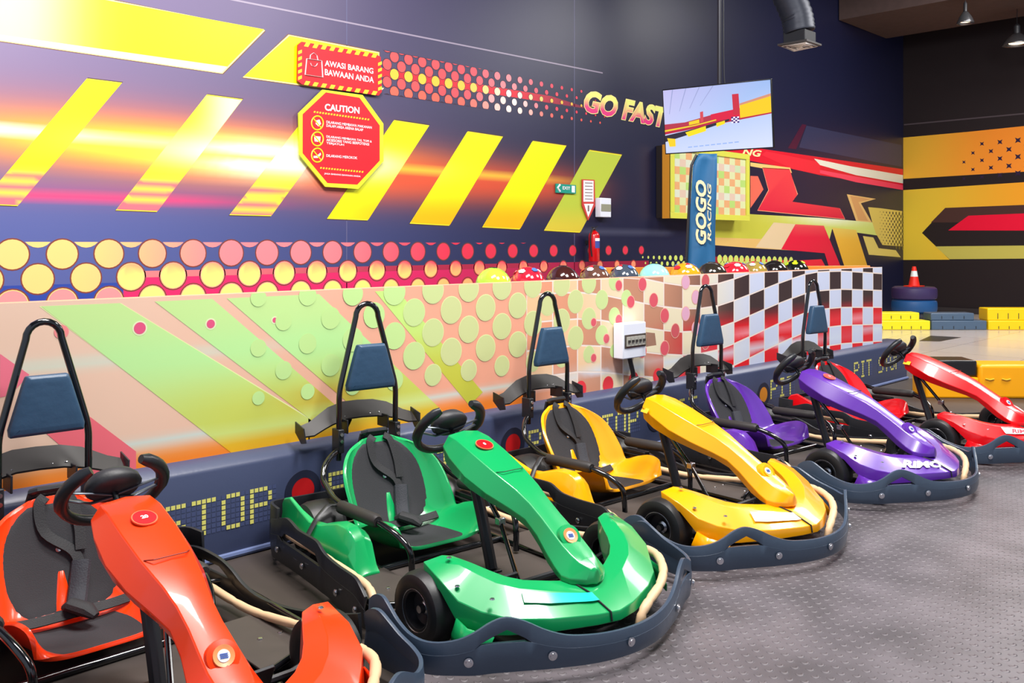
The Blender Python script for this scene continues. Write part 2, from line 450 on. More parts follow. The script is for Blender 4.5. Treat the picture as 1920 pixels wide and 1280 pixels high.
bm = B(); box(bm, (XW-.05, -8, 0), (XW-.012, YW-.02, .12)); tag(obj('baseboard_right', bm, mat('dark_board', (40, 34, 36), .6)), kind='structure')

# ceiling
bm = B(); box(bm, (-3, -8, HC), (XW+.1, YW+.1, HC+.1)); tag(obj('ceiling', bm, mat('black_ceiling', (14, 14, 16), .9)), kind='structure')
bm = B(); box(bm, (17.6, -8, 6.05), (19.9, YW-.02, 6.6)); tag(obj('ceiling_beam', bm, mat('brown_beam', (84, 66, 62), .85, bump=.2, scale=8, var=.2)), kind='structure')
bm = B(); box(bm, (12.0, -8, 6.35), (12.5, YW-.02, 6.88)); tag(obj('ceiling_beam', bm, mat('dark_beam', (26, 24, 26), .85)), kind='structure')

# floors
def floor_mat():
    m = bpy.data.materials.new('dimpled_rubber_floor'); m.use_nodes = True; nt = m.node_tree; N = nt.nodes; Lk = nt.links
    b = N['Principled BSDF']; b.inputs['Roughness'].default_value = .42
    tc = N.new('ShaderNodeTexCoord')
    sep = N.new('ShaderNodeSeparateXYZ')
    rot = N.new('ShaderNodeVectorRotate'); rot.rotation_type = 'Z_AXIS'; rot.inputs['Angle'].default_value = math.radians(8)
    Lk.new(tc.outputs['Object'], rot.inputs['Vector']); Lk.new(rot.outputs[0], sep.inputs[0])
    def M(op, a, b_=None, c=None):
        n = N.new('ShaderNodeMath'); n.operation = op
        for i, x in enumerate((a, b_, c)):
            if x is None: continue
            if isinstance(x, (int, float)): n.inputs[i].default_value = x
            else: Lk.new(x, n.inputs[i])
        return n.outputs[0]
    px_, py_ = .060, .042
    row = M('DIVIDE', sep.outputs['Y'], py_)
    fl = M('FLOOR', row)
    odd = M('MULTIPLY', M('PINGPONG', fl, 1), .5)
    fx = M('SUBTRACT', M('FRACT', M('ADD', M('DIVIDE', sep.outputs['X'], px_), odd)), .5)
    fy = M('SUBTRACT', M('FRACT', row), .5)
    X = M('MULTIPLY', fx, px_); Y = M('MULTIPLY', fy, py_)
    def circ(ox, oy, r0, r1, sy=1.0):
        dx = M('SUBTRACT', X, ox); dy = M('MULTIPLY', M('SUBTRACT', Y, oy), sy)
        d = M('SQRT', M('ADD', M('MULTIPLY', dx, dx), M('MULTIPLY', dy, dy)))
        mr = N.new('ShaderNodeMapRange'); mr.interpolation_type = 'SMOOTHSTEP'
        Lk.new(d, mr.inputs[0]); mr.inputs[1].default_value = r0; mr.inputs[2].default_value = r1; mr.inputs[3].default_value = 1; mr.inputs[4].default_value = 0
        return mr.outputs[0]
    h = M('MAXIMUM', M('SUBTRACT', circ(0, 0, .010, .017), circ(.004, .007, .007, .014)), 0)
    bump = N.new('ShaderNodeBump'); bump.inputs['Strength'].default_value = .9; bump.inputs['Distance'].default_value = .006
    nz = N.new('ShaderNodeTexNoise'); nz.inputs['Scale'].default_value = 3; nz.inputs['Detail'].default_value = 6; Lk.new(tc.outputs['Object'], nz.inputs['Vector'])
    Lk.new(h, bump.inputs['Height']); Lk.new(bump.outputs[0], b.inputs['Normal'])
    cr = N.new('ShaderNodeValToRGB'); cr.color_ramp.elements[0].color = lin((78, 73, 76))+(1,); cr.color_ramp.elements[1].color = lin((112, 105, 110))+(1,)
    cr.color_ramp.elements[0].position = .3; cr.color_ramp.elements[1].position = .7
    Lk.new(nz.outputs['Fac'], cr.inputs[0])
    mx = N.new('ShaderNodeMixRGB'); mx.inputs[2].default_value = lin((140, 134, 138))+(1,)
    Lk.new(M('MULTIPLY', h, .5), mx.inputs[0]); Lk.new(cr.outputs[0], mx.inputs[1]); Lk.new(mx.outputs[0], b.inputs['Base Color'])
    # seams between floor tiles are soft grooves
    return m
bm = B(); box(bm, (-3, -8, -.1), (11.3, YW, 0)); tag(obj('floor', bm, floor_mat()), kind='structure')
bm = B(); box(bm, (-3, 2.45, .0005), (10.3, 3.985, .004)); tag(obj('floor_mat', bm, mat('brown_mat', (62, 54, 50), .5, var=.25, scale=4)), 'dark brown smooth rubber mat under the karts along the plinth', 'floor mat')
def track_mat():
    m = bpy.data.materials.new('track_tiles'); m.use_nodes = True; nt = m.node_tree; N = nt.nodes
    b = N['Principled BSDF']; b.inputs['Roughness'].default_value = .16
    tc = N.new('ShaderNodeTexCoord'); br = N.new('ShaderNodeTexBrick'); br.offset = 0
    br.inputs['Scale'].default_value = 1; br.inputs['Brick Width'].default_value = 1.2; br.inputs['Row Height'].default_value = 1.2
    br.inputs['Mortar Size'].default_value = .006
    br.inputs['Color1'].default_value = lin((206, 190, 180))+(1,); br.inputs['Color2'].default_value = lin((214, 200, 188))+(1,); br.inputs['Mortar'].default_value = lin((150, 136, 130))+(1,)
    nt.links.new(tc.outputs['Object'], br.inputs['Vector']); nt.links.new(br.outputs[0], b.inputs['Base Color'])
    return m
bm = B(); box(bm, (11.3, -8, -.1), (XW, YW, 0)); tag(obj('floor_track', bm, track_mat()), kind='structure')
P = [on_z(u, v, .004) for u, v in ((1724, 638.5), (1745, 629), (1802, 632), (1762, 639.5))]
bm = B(); prism(bm, P, (0, 0, -.003)); tag(obj('floor_marking', bm, mat('black_marking', (34, 30, 34), .3)), 'black arrow shaped marking painted on the pale track floor', 'floor marking')

# ================================================================== PIT WALL (banner wall with plinth)
pit = thing('pit_wall', 'low wall wrapped in a colourful printed banner above a dark PIT STOP plinth', 'wall partition', (4, YB, 0))
def loc(o): o.matrix_parent_inverse = o.parent.matrix_basis.inverted(); return o
XE = 9.76; ZT = 1.26
def plz(x): return .502-.0058*(x+.5)           # top of the plinth
ban = Print('y', YB, .0004)
def band_base(x, z):
    c = mix((236, 200, 176), (240, 168, 140), ss(1.2, 3.8, x))
    c = mix(c, (250, 130, 30), ss(.60, .50, z)*.9)
    c = mix(c, (206, 222, 214), math.exp(-((z-.60)/.022)**2)*.85)
    c = mix(c, (206, 224, 206), math.exp(-((z-.99)/.03)**2)*(1-ss(1.8, 3.0, x))*.7)
    return c
def band_green(x, z):
    c = mix((198, 232, 150), (206, 214, 96), ss(1.0, .65, z)*ss(1.2, 2.2, x)); c = mix(c, (184, 240, 160), math.exp(-((z-.98)/.12)**2)*.7)
    g = math.exp(-((x-2.75)/.28)**2-((z-.70)/.06)**2); c = mix(c, (204, 160, 50), g*.8)
    c = mix(c, (245, 170, 20), ss(.58, .50, z)*.9)
    c = mix(c, (214, 232, 150), math.exp(-((z-.60)/.022)**2)*.8)
    return c
ban.sheet(-1.5, XE, .40, ZT, 90, 34, band_base)
def bl(P, col, L, cut=.12):
    pts = [ban.px(u, v) for u, v in P]; pts = [(a, max(.41, min(ZT, z))) for a, z in pts]
    ban.poly(pts, col, L, cut)
bl([(73, 574), (227, 568), (587, 787), (585, 835), (440, 855), (437, 849)], (235, 240, 170), 1)
bl([(77, 574), (225, 568), (583, 787), (580, 830), (438, 852)], band_green, 2, .06)
bl([(290, 565), (398, 560), (660, 786), (640, 830), (578, 835), (578, 783)], band_green, 2, .06)
bl([(425, 559), (598, 551), (836, 776), (830, 800), (640, 826), (650, 753)], band_green, 2, .06)
bl([(703, 546), (745, 544), (905, 735), (880, 760)], lambda x, z: mix((200, 235, 130), (200, 200, 70), ss(1.1, .7, z)), 2, .08)
bl([(0, 663), (55, 702), (20, 740), (0, 745)], (240, 120, 140), 2)
bl([(130, 762), (170, 782), (255, 846), (255, 880), (190, 900), (60, 790)], (240, 110, 122), 2)
for (u, v, r) in ((262, 615, .027), (395, 607, .021), (515, 600, .013)):
    a, z = ban.px(u, v); ban.disc(a, z, r+.007, (230, 235, 190), 3); ban.disc(a, z, r, (226, 88, 130), 4)
a, z = ban.px(115, 622); ban.disc(a, z, .03, (244, 140, 140), 3)
# warped flag
def AW(x):
    K = [(4.2, .19), (4.42, .19), (4.69, .187), (4.93, .16), (5.16, .12), (5.41, .077), (5.69, .035), (5.94, .008), (6.2, 0), (6.45, .012), (6.75, .055), (7.1, .115), (7.5, .18), (7.9, .235), (8.2, .255), (8.7, .25), (9.2, .225), (9.7, .20)]
    K = [(x0*YB/4.03, v) for x0, v in K]
    if x <= K[0][0]: return K[0][1]
    for (x0, v0), (x1, v1) in zip(K, K[1:]):
        if x <= x1: return v0+(v1-v0)*(x-x0)/(x1-x0)
    return K[-1][1]
def flagcol(dark):
    def f(x, z):
        k = ss(4.2, 6.6, x); lo = ss(1.06, .80, z+.12*(1-ss(6.0, 7.5, x)))
        lo = lo*1.0
        if dark:
            c = mix((232, 158, 124), (196, 140, 112), ss(4.3, 5.2, x)); c = mix(c, (60, 44, 46), ss(5.6, 7.0, x))
            c = mix(c, (232, 26, 40), ss(.96, .78, z)*ss(5.3, 6.6, x)*.97)
            c = mix(c, (244, 170, 180), math.exp(-((z-.735)/.02)**2)*ss(6.3, 7, x)*.8)
        else:
            c = mix((244, 196, 150), (234, 222, 190), ss(4.3, 5.6, x)); c = mix(c, (204, 212, 236), ss(6.0, 7.2, x))
        c = mix(c, (216, 226, 238), math.exp(-((z-.60)/.025)**2)*.9)
        return c
    return f
x0 = 5.16*YB/4.03; dx = .25*YB/4.03; dz = .183
for i in range(-4, 18):
    xa = x0+i*dx; xb = xa+dx
    if xa < 4.1: continue
    if xa > XE-.01: break
    xb = min(xb, XE)
    for j in range(-3, 6):
        q = []
        for (x, jj) in ((xa, j), (xb, j), (xb, j+1), (xa, j+1)):
            q.append((x, 1.168+AW(x)-jj*dz))
        q = [(x, max(.41, min(ZT, z))) for x, z in q]
        if max(z for _, z in q)-min(z for _, z in q) < .02: continue
        dark = (i+j) % 2 == 0
        qq = q
        ban.poly(q, (242, 226, 216), 3)
        g = .006
        ban.poly([(qq[0][0]+g, qq[0][1]-g), (qq[1][0]-g, qq[1][1]-g), (qq[2][0]-g, qq[2][1]+g), (qq[3][0]+g, qq[3][1]+g)], flagcol(dark), 4, .07)
# round dots
sc = YB/4.03
for j, z in enumerate([1.235, 1.11, .985, .86, .735]):
    for k in range(-9, 16):
        x = (3.80+k*.28+(0 if j % 2 else .14))*sc
        if x < 2.2: continue
        r = .079*(.55+.45*ss(2.2, 3.3, x))*(1-.25*ss(.86, .7, z))
        if x < 5.3:
            fade = ss(3.0, 3.6, x)*(1-.6*ss(4.5, 5.3, x))
            cc = mix((196, 232, 150), (206, 214, 150), fade)
            r *= (1-.25*ss(4.6, 5.3, x))
            ban.disc(x, z, r+.005*fade, mix(cc, (228, 236, 170), .8), 5, 24, zmax=ZT); ban.disc(x, z, r, cc, 6, 24, zmax=ZT)
        if 4.7 < x < 6.3:
            r2 = .026+.028*ss(4.7, 5.7, x); xx = x+.05; zz = z-.03
            if (k+2*j) % 3 == 0: continue
            ban.disc(xx, zz, r2+.006, (240, 180, 160), 7, 20, zmax=ZT)
            ban.disc(xx, zz, r2, (220, 90, 104) if x < 5.75 else (224, 170, 196) if (k+j) % 2 else (204, 88, 96), 8, 20, zmax=ZT)
for k in range(5):
    x = 4.75+.3*k; ban.disc(x, .50, .06, (236, 60, 70), 7, 20, zmin=.44)
loc(ban.done('banner', vcol_mat('banner_vinyl', .45, spec=.35), pit))
bm = B(); box(bm, (-1.5, YB+.004, 0), (XE, YB+.14, ZT-.003)); loc(obj('wall_core', bm, mat('wall_core', (226, 150, 120), .7), pit))
# plinth: dark box with a chamfered shelf on top
bm = B(); xs = [-1.5, 10.22]
loft(bm, [[(x, YB+.14, 0), (x, YP, 0), (x, YP, plz(x)-.055), (x, YP+.012, plz(x)-.035), (x, YB-.01, plz(x)), (x, YB+.14, plz(x))] for x in xs])
loc(obj('plinth', bm, mat('plinth_navy', (56, 64, 92), .38, bump=.05), pit))
bm = B(); tube(bm, [(-1.5, YP-.008, .02), (10.22, YP-.008, .02)], .016, 8); loc(obj('plinth_skirting', bm, mat('skirting', (96, 110, 150), .4), pit))
DOT = {'P': ["1111.", "1...1", "1...1", "1111.", "1....", "1....", "1...."], 'I': [".111.", "..1..", "..1..", "..1..", "..1..", "..1..", ".111."],
       'T': ["11111", "..1..", "..1..", "..1..", "..1..", "..1..", "..1.."], 'S': [".1111", "1....", "1....", ".111.", "....1", "....1", "1111."],
       'O': [".111.", "1...1", "1...1", "1...1", "1...1", "1...1", ".111."], ' ': ["....."]*7}
lm = mat('dot_yellow', (232, 226, 120), .5); dm = mat('dot_blank', (74, 84, 122), .45)
for xe in (2.34, 3.82, 5.32, 6.82, 8.38, 10.05):
    bm = B(); cp = .0246; xs0 = xe-8*6*cp
    for ci, ch in enumerate('PIT STOP'):
        for r in range(7):
            for q in range(6):
                on = q < 5 and DOT[ch][r][q] == '1'
                if not on and ch == ' ': continue
                xx = xs0+(ci*6+q)*cp; zc_ = .315-r*cp
                g = .0025
                y = YP-.003 if on else YP-.0012
                v = [bm.verts.new(p) for p in ((xx+g, y, zc_-cp+g), (xx+cp-g, y, zc_-cp+g), (xx+cp-g, y, zc_-g), (xx+g, y, zc_-g))]
                bm.faces.new(v).material_index = 0 if on else 1
    loc(obj('pit_stop_lettering', bm, [lm, dm], pit))
for xc, zc_, cc in ((2.49, .25, (200, 20, 26)), (4.0, .25, (200, 20, 26)), (5.5, .22, (222, 140, 40)), (7.08, .20, (222, 140, 40)), (8.56, .20, (222, 140, 40))):
    bm = B(); lathe(bm, [(0, .0), (.066, 0), (.066, .003), (0, .003)], (xc, YP-.004, zc_), 'Y', 28)
    loc(obj('round_light_sticker', bm, mat('disc_%d_%d' % cc[:2], cc, .5), pit))
    bm = B(); lathe(bm, [(.066, 0), (.105, 0), (.105, .003), (.066, .003)], (xc, YP-.0045, zc_), 'Y', 32)
    loc(obj('sticker_ring', bm, mat('ring_dark', (34, 38, 60), .5), pit))

# ================================================================== KARTS
KC = dict(
    orange=dict(rgb=(255, 62, 8), pose=(1.195, 2.568, -91.35), label='orange go-kart nearest the camera, cut off by the bottom left corner', logo=None, num='20'),
    green=dict(rgb=(14, 160, 88), pose=(2.657, 2.571, -96.15), label='green go-kart parked between the orange one and the yellow one', logo='strip', num='8'),
    yellow=dict(rgb=(255, 170, 0), pose=(4.087, 2.538, -93.01), label='yellow go-kart parked below the white breaker box', logo='block', num=None),
    purple=dict(rgb=(92, 42, 158), pose=(5.65, 2.435, -95.79), label='purple go-kart parked between the yellow one and the red one', logo='text', num='5'),
    red=dict(rgb=(226, 8, 20), pose=(7.085, 2.309, -96.1), label='red go-kart farthest along the line, in front of the chequered end of the wall', logo='pill', num=None))
black = mat('black_plastic', (30, 31, 36), .42, spec=.5, bump=.06, scale=30)
bump_m = mat('bumper_plastic', (60, 74, 92), .34, bump=.35, scale=7, spec=.6)
gloss = mat('gloss_black_paint', (14, 15, 19), .16, coat=.6)
rubber = mat('tyre_rubber', (26, 26, 28), .45, bump=.05)
rimm = mat('rim_dark', (60, 60, 64), .35, metal=.7)
steel = mat('steel', (200, 200, 205), .25, metal=1)
tan = mat('tan_protector_tube', (222, 186, 146), .5)
cush = mat('black_foam', (42, 42, 46), .85, bump=.25, scale=300)
navy = mat('navy_vinyl', (42, 72, 100), .42, bump=.3, scale=14)
beltm = mat('belt_webbing', (24, 24, 28), .7, bump=.2, scale=200)
trayp = mat('tray_grey', (66, 58, 54), .6, var=.2, scale=10)
white = mat('white_paint', (240, 240, 242), .35)

def side_profile(tab, x):
    if x <= tab[0][0]: return tab[0][1]
    for (a, b), (c, d) in zip(tab, tab[1:]):
        if x <= c: return b+(d-b)*(x-a)/(c-a)
    return tab[-1][1]
SKIRT_FRONT = [(-.07, .695, .20), (-.03, .695, .228), (.02, .695, .236), (.07, .697, .215), (.13, .70, .186), (.20, .70, .166), (.26, .685, .156), (.31, .65, .155), (.355, .60, .166),
               (.39, .555, .190), (.415, .50, .220), (.44, .455, .232), (.47, .40, .215), (.505, .34, .182), (.54, .27, .156), (.575, .19, .147), (.60, .10, .143), (.61, 0, .142)]
def strip(bm, pts, hole=None, zb=.045, bulge=.012):
    """pts (x,y,ztop); hole(i)->(z0,z1) or None"""
    rows = []
    cx = sum(p[0] for p in pts)/len(pts)
    for i, (x, y, zt) in enumerate(pts):
        h = hole(i, zt) if hole else None
        if h is None: h = (zb+(zt-zb)*.62,)*2
        n = Vector((.0, 0, 0))
        zs = [zb, zb+(h[0]-zb)*.5, h[0], h[1], zt]
        a = pts[max(0, i-1)]; b = pts[min(len(pts)-1, i+1)]
        t = Vector((b[0]-a[0], b[1]-a[1], 0)).normalized(); n = Vector((-t.y, t.x, 0))
        if n.dot(Vector((x+.3, y, 0))) < 0: n = -n
        offs = [0, .006, .006, .005, .002]
        rows.append([bm.verts.new(Vector((x, y, z))+n*o) for z, o in zip(zs, offs)])
    for i in range(len(rows)-1):
        for k in range(4):
            if k == 2:
                h0 = hole(i, pts[i][2]) if hole else None; h1 = hole(i+1, pts[i+1][2]) if hole else None
                if h0 is not None or h1 is not None: continue
            try: bm.faces.new((rows[i][k], rows[i+1][k], rows[i+1][k+1], rows[i][k+1]))
            except ValueError: pass
    bmesh.ops.remove_doubles(bm, verts=bm.verts, dist=1e-5)
    bm.faces.ensure_lookup_table()
    bad = [f for f in bm.faces if f.calc_area() < 1e-9]
    bmesh.ops.delete(bm, geom=bad, context='FACES')
def dense(P, n=3):
    return [tuple(v) for v in catmull(P, n)]
# seat spine (centre) and edge
SEATC = [(-.600, 0, .118), (-.66, 0, .095), (-.78, 0, .075), (-.92, 0, .072), (-1.02, 0, .11), (-1.085, 0, .20), (-1.135, 0, .31), (-1.17, 0, .40), (-1.20, 0, .48), (-1.212, 0, .515)]
SEATE = [(-.600, .235, .150), (-.612, .25, .228), (-.69, .268, .242), (-.80, .28, .212), (-.895, .287, .178), (-.945, .29, .245), (-1.02, .285, .345), (-1.09, .255, .42), (-1.165, .185, .475), (-1.208, .085, .512)]
CC = catmull(SEATC, 4); EE = catmull(SEATE, 4); NT = len(CC)-1
def seat_pt(u, t):
    """u -1..1 across, t 0..1 along"""
    f = t*NT; i = min(int(f), NT-1); k = f-i
    C = CC[i].lerp(CC[i+1], k); E = EE[i].lerp(EE[i+1], k)
    s = -1 if u < 0 else 1; a = abs(u)
    e = a**3.6
    return Vector((C.x+(E.x-C.x)*e, s*E.y*(a**.78 if a > 0 else 0), C.z+(E.z-C.z)*e))
def seat_n(u, t):
    d = .01
    a = seat_pt(min(1, u+d), t)-seat_pt(max(-1, u-d), t); b = seat_pt(u, min(1, t+d))-seat_pt(u, max(0, t-d))
    n = b.cross(a)
    n.normalize()
    return n if n.dot(Vector((.7, 0, .7))) > 0 else -n
def pad(bm, outline, thick=.014, nu=10, nt=14):
    """raised cushion on the seat surface: outline(tt)->(t, u0, u1) for tt 0..1"""
    rings = []
    for i in range(nt+1):
        t, u0, u1 = outline(i/nt)
        row = []
        for j in range(nu+1):
            u = u0+(u1-u0)*j/nu
            edge = min(1, min(j, nu-j)/1.0, min(i, nt-i)/1.0)
            row.append(seat_pt(u, t)+seat_n(u, t)*(.003+thick*edge))
        rings.append(row)
    loft(bm, rings, closed=False, caps=False)

def kart(cname, spec):
    x, y, yaw = spec['pose']
    K = thing('go_kart', spec['label'], 'go-kart', (x, y, 0), math.radians(yaw), 'go-karts lined up along the pit wall')
    body = mat('gelcoat_'+cname, spec['rgb'], .28, coat=.45, spec=.5)
    # --- bumper ring
    half = [(a, -b, z) for a, b, z in SKIRT_FRONT]
    full = half+[(a, b, z) for a, b, z in reversed(SKIRT_FRONT[:-1])]
    pts = dense(full, 3); n0 = len(SKIRT_FRONT)
    def hole(i, zt):
        p = pts[i]; a = abs(p[1])
        if .38 < a < .545:
            h = .044*min(1, (a-.38)/.075, (.545-a)/.09)
            return (.148, .148+max(h, .0005)) if h > .002 else None
        return None
    bm = B(); strip(bm, pts, hole)
    fb = obj('front_bumper', bm, bump_m, K, solid=.014, bevel=.003, angle=50)
    # bolts of the bumper
    for bx, by in ((.390, -.57), (.505, -.315), (.583, -.02), (.505, .315), (.390, .57)):
        i = min(range(len(pts)), key=lambda q: abs(pts[q][1]-by) + (0 if pts[q][0] > .1 else 9))
        p = pts[i]; q = pts[i-1]; t = Vector((p[0]-q[0], p[1]-q[1], 0)).normalized(); n = Vector((t.y, -t.x, 0))
        bm = B(); lathe(bm, [(0, .004), (.009, .004), (.010, .001), (.016, .0), (.016, -.004), (0, -.004)], (0, 0, 0), 'Z', 14, M=frame_to((0, 0, 0), n))
        o = obj('bumper_bolt', bm, steel, fb); o.location = Vector((p[0], p[1], .095))+n*.014
    # --- side skirts
    zt = [(-1.05, .30), (-1.0, .335), (-.80, .337), (-.66, .318), (-.47, .314), (-.385, .277), (-.275, .265), (-.15, .258), (-.11, .225), (-.09, .195)]
    for s in (-1, 1):
        path = [(-1.09, .60), (-1.085, .66), (-1.05, .693), (-1.0, .70), (-.9, .70), (-.8, .70), (-.7, .70), (-.6, .70), (-.5, .70), (-.4, .70), (-.3, .70), (-.2, .70), (-.12, .695), (-.085, .68)]
        pp = [(a, s*b, side_profile(zt, a)) for a, b in path]
        pp = [(-1.20, -.50, .195), (-1.195, -.555, .205), (-1.16, -.592, .215), (-1.08, -.60, .235), (-.99, -.602, .262), (-.93, -.603, .258), (-.86, -.605, .242), (-.76, -.61, .243), (-.66, -.615, .244), (-.60, -.62, .224), (-.55, -.622, .210), (-.43, -.635, .208), (-.33, -.645, .212), (-.25, -.655, .214), (-.20, -.66, .195), (-.165, -.66, .168)]
        if s > 0: pp = [(-1.22, .50, .19), (-1.18, .545, .205), (-1.10, .56, .212), (-1.0, .57, .208), (-.92, .575, .200), (-.84, .58, .178), (-.76, .582, .148), (-.66, .59, .126), (-.55, .605, .122), (-.45, .625, .125), (-.35, .65, .135), (-.25, .675, .150), (-.15, .69, .175), (-.09, .685, .195)]
        pp = dense(pp, 3)
        def hole2(i, z_, pp=pp, s=s):
            a = pp[i][0]
            if s > 0:
                if -1.16 < a < -.86:
                    h = .036*min(1, (a+1.16)/.04, (-.86-a)/.08)
                    return (.135, .135+h) if h > .003 else None
                return None
            if -1.04 < a < -.61:
                h = .042*min(1, (a+1.04)/.05, (-.61-a)/.05)
                return (.150, .150+h) if h > .003 else None
            return None
        bm = B(); strip(bm, pp, hole2)
        sk = obj('side_bumper', bm, black, K, solid=.014, bevel=.003, angle=50)
        for a in (-1.05, -.78, -.42, -.22):
            bm = B(); lathe(bm, [(0, .004), (.009, .004), (.014, .0), (.014, -.004), (0, -.004)], (0, 0, 0), 'Z', 12, M=frame_to((0, 0, 0), (0, s, 0)))
            o = obj('bumper_bolt', bm, steel, sk); o.location = (a, min(pp, key=lambda q: abs(q[0]-a))[1]+s*.016, .105)
    # --- tan protector tubes (segmented)
    for s in (-1, 1):
        T = catmull([(-1.14, -.53, .17), (-1.08, -.565, .17), (-.90, -.572, .168), (-.70, -.572, .168), (-.50, -.58, .168), (-.34, -.59, .17), (-.24, -.60, .165), (-.18, -.615, .145), (-.165, -.62, .10)], 5)
        if s > 0: T = catmull([(-1.10, .49, .10), (-.98, .52, .10), (-.80, .525, .095), (-.62, .53, .095), (-.45, .54, .11), (-.28, .555, .13), (-.15, .57, .145), (-.05, .58, .15)], 5)
        bm = B(); rad = [.0165 if (i % 6) else .014 for i in range(len(T))]; tube(bm, T, .016, 10, rad=rad)
        obj('side_protector_tube', bm, tan, K, angle=60)
    T = catmull([(.05, .545, .17), (.15, .54, .18), (.24, .515, .185), (.33, .45, .185), (.40, .38, .18), (.46, .29, .168), (.51, .18, .155), (.53, .12, .13), (.53, .10, .08)], 5)
    bm = B(); rad = [.0185 if (i % 5) else .0155 for i in range(len(T))]; tube(bm, T, .017, 10, rad=rad); obj('front_protector_tube', bm, tan, K, angle=60)
    # --- front fairing: stations from the wing end to the nose; profile inner-low, inner-top, crease, outer, lip
    ST = [[(.03, -.375, .235), (.02, -.385, .315), (.012, -.43, .325), (-.008, -.50, .310), (.0, -.503, .270)],
          [(.09, -.335, .200), (.09, -.345, .298), (.10, -.41, .308), (.11, -.505, .275), (.115, -.507, .235)],
          [(.15, -.30, .170), (.155, -.31, .280), (.18, -.38, .287), (.205, -.492, .225), (.20, -.50, .16)],
          [(.20, -.265, .150), (.205, -.275, .264), (.24, -.345, .266), (.275, -.44, .195), (.275, -.455, .115)],
          [(.245, -.215, .145), (.25, -.225, .252), (.30, -.285, .250), (.36, -.37, .178), (.365, -.38, .125)],
          [(.29, -.14, .15), (.30, -.145, .245), (.365, -.18, .234), (.44, -.25, .174), (.445, -.26, .13)],
          [(.33, -.05, .15), (.345, -.055, .238), (.42, -.065, .220), (.51, -.09, .172), (.515, -.095, .135)],
          [(.335, 0, .15), (.352, 0, .236), (.43, 0, .216), (.53, 0, .170), (.535, 0, .135)]]
    def fair(q, k, off=.004):
        q = max(0, min(6.999, q)); k = max(0, min(3.999, k)); i = int(q); j = int(k); a = q-i; b = k-j
        g = lambda m, n: Vector(ST[m][n])
        p = (g(i, j)*(1-a)+g(i+1, j)*a)*(1-b)+(g(i, j+1)*(1-a)+g(i+1, j+1)*a)*b
        n = ((g(i+1, j)-g(i, j)).cross(g(i, j+1)-g(i, j))).normalized()
        if n.z < 0: n = -n
        return p+n*off
    left = ST; right = [[(a, -b, c) for a, b, c in st] for st in reversed(ST[:-1])]
    bm = B(); loft(bm, left+right, closed=False, caps=False)
    fairing = obj('front_fairing', bm, body, K, solid=.008, bevel=.009, seg=3, angle=30)
    # cheek behind the bumper under the wheel arch
    for s in (-1, 1):
        bm = B(); loft(bm, [[(.205, s*.500, .165), (.175, s*.50, .10), (.165, s*.495, .075)], [(.27, s*.50, .15), (.26, s*.52, .10), (.25, s*.52, .075)], [(.35, s*.44, .13), (.35, s*.46, .10), (.35, s*.46, .075)]], closed=False, caps=False)
        obj('fairing_cheek', bm, body, fairing, solid=.006, angle=30)
    bm = B(); tube(bm, [(.345, -.075, .240), (.43, -.060, .221), (.525, -.04, .172), (.53, -.04, .14)], .0035, 6); obj('fairing_seam', bm, mat('seam_dark', (20, 22, 24), .6), fairing)
    # fairing screws
    for (a, b, c) in ((.06, -.43, .327), (.17, -.47, .262), (.30, -.41, .24), (.06, .43, .327)):
        bm = B(); lathe(bm, [(0, .006), (.008, .004), (.010, 0), (0, 0)], (a, b, c), 'Z', 10); obj('fairing_screw', bm, steel, fairing)
    # sponsor sticker on the front left of the nose
    def patch(bm, q0, q1, k0, k1, off, mi=0, nq=12, nk=4, slant=.15):
        loft(bm, [[fair(q0+(q1-q0)*a/nq+slant*(b/nk-.5), k0+(k1-k0)*b/nk, off) for b in range(nk+1)] for a in range(nq+1)], closed=False, caps=False, mi=mi)
    def letters(bm, t, q0, q1, k0, k1, off, mi=0, shear=.3, offset=.03):
        V, F = text_geo(t, size=1, shear=shear, offset=offset, align='LEFT')
        lo, hi = min(v.x for v in V), max(v.x for v in V); yl, yh = min(v.y for v in V), max(v.y for v in V)
        vs = [bm.verts.new(fair(q0+(q1-q0)*(v.x-lo)/(hi-lo), k1+(k0-k1)*(v.y-yl)/(yh-yl), off)) for v in V]
        for f in F:
            try: bm.faces.new([vs[i] for i in f]).material_index = mi
            except ValueError: pass
    bm = B()
    if spec['logo'] == 'strip': patch(bm, 4.15, 6.3, 2.12, 2.5, .009); obj('nose_sticker', bm, mat('turquoise_film', (30, 205, 190), .2), fairing)
    elif spec['logo'] == 'block': patch(bm, 4.4, 6.2, 2.15, 2.62, .009); obj('nose_sticker', bm, mat('pale_film', (255, 246, 190), .2), fairing)
    elif spec['logo'] == 'pill':
        patch(bm, 4.3, 6.25, 2.13, 2.62, .009); letters(bm, 'RiMO', 4.75, 6.0, 2.2, 2.55, .0105, 1); obj('nose_sticker', bm, [white, mat('logo_ink', (190, 30, 60), .4)], fairing)
    elif spec['logo'] == 'text': letters(bm, 'RiMO', 4.3, 6.3, 2.14, 2.66, .009, 0, offset=.05); obj('nose_sticker', bm, white, fairing)
    else: bm.free()
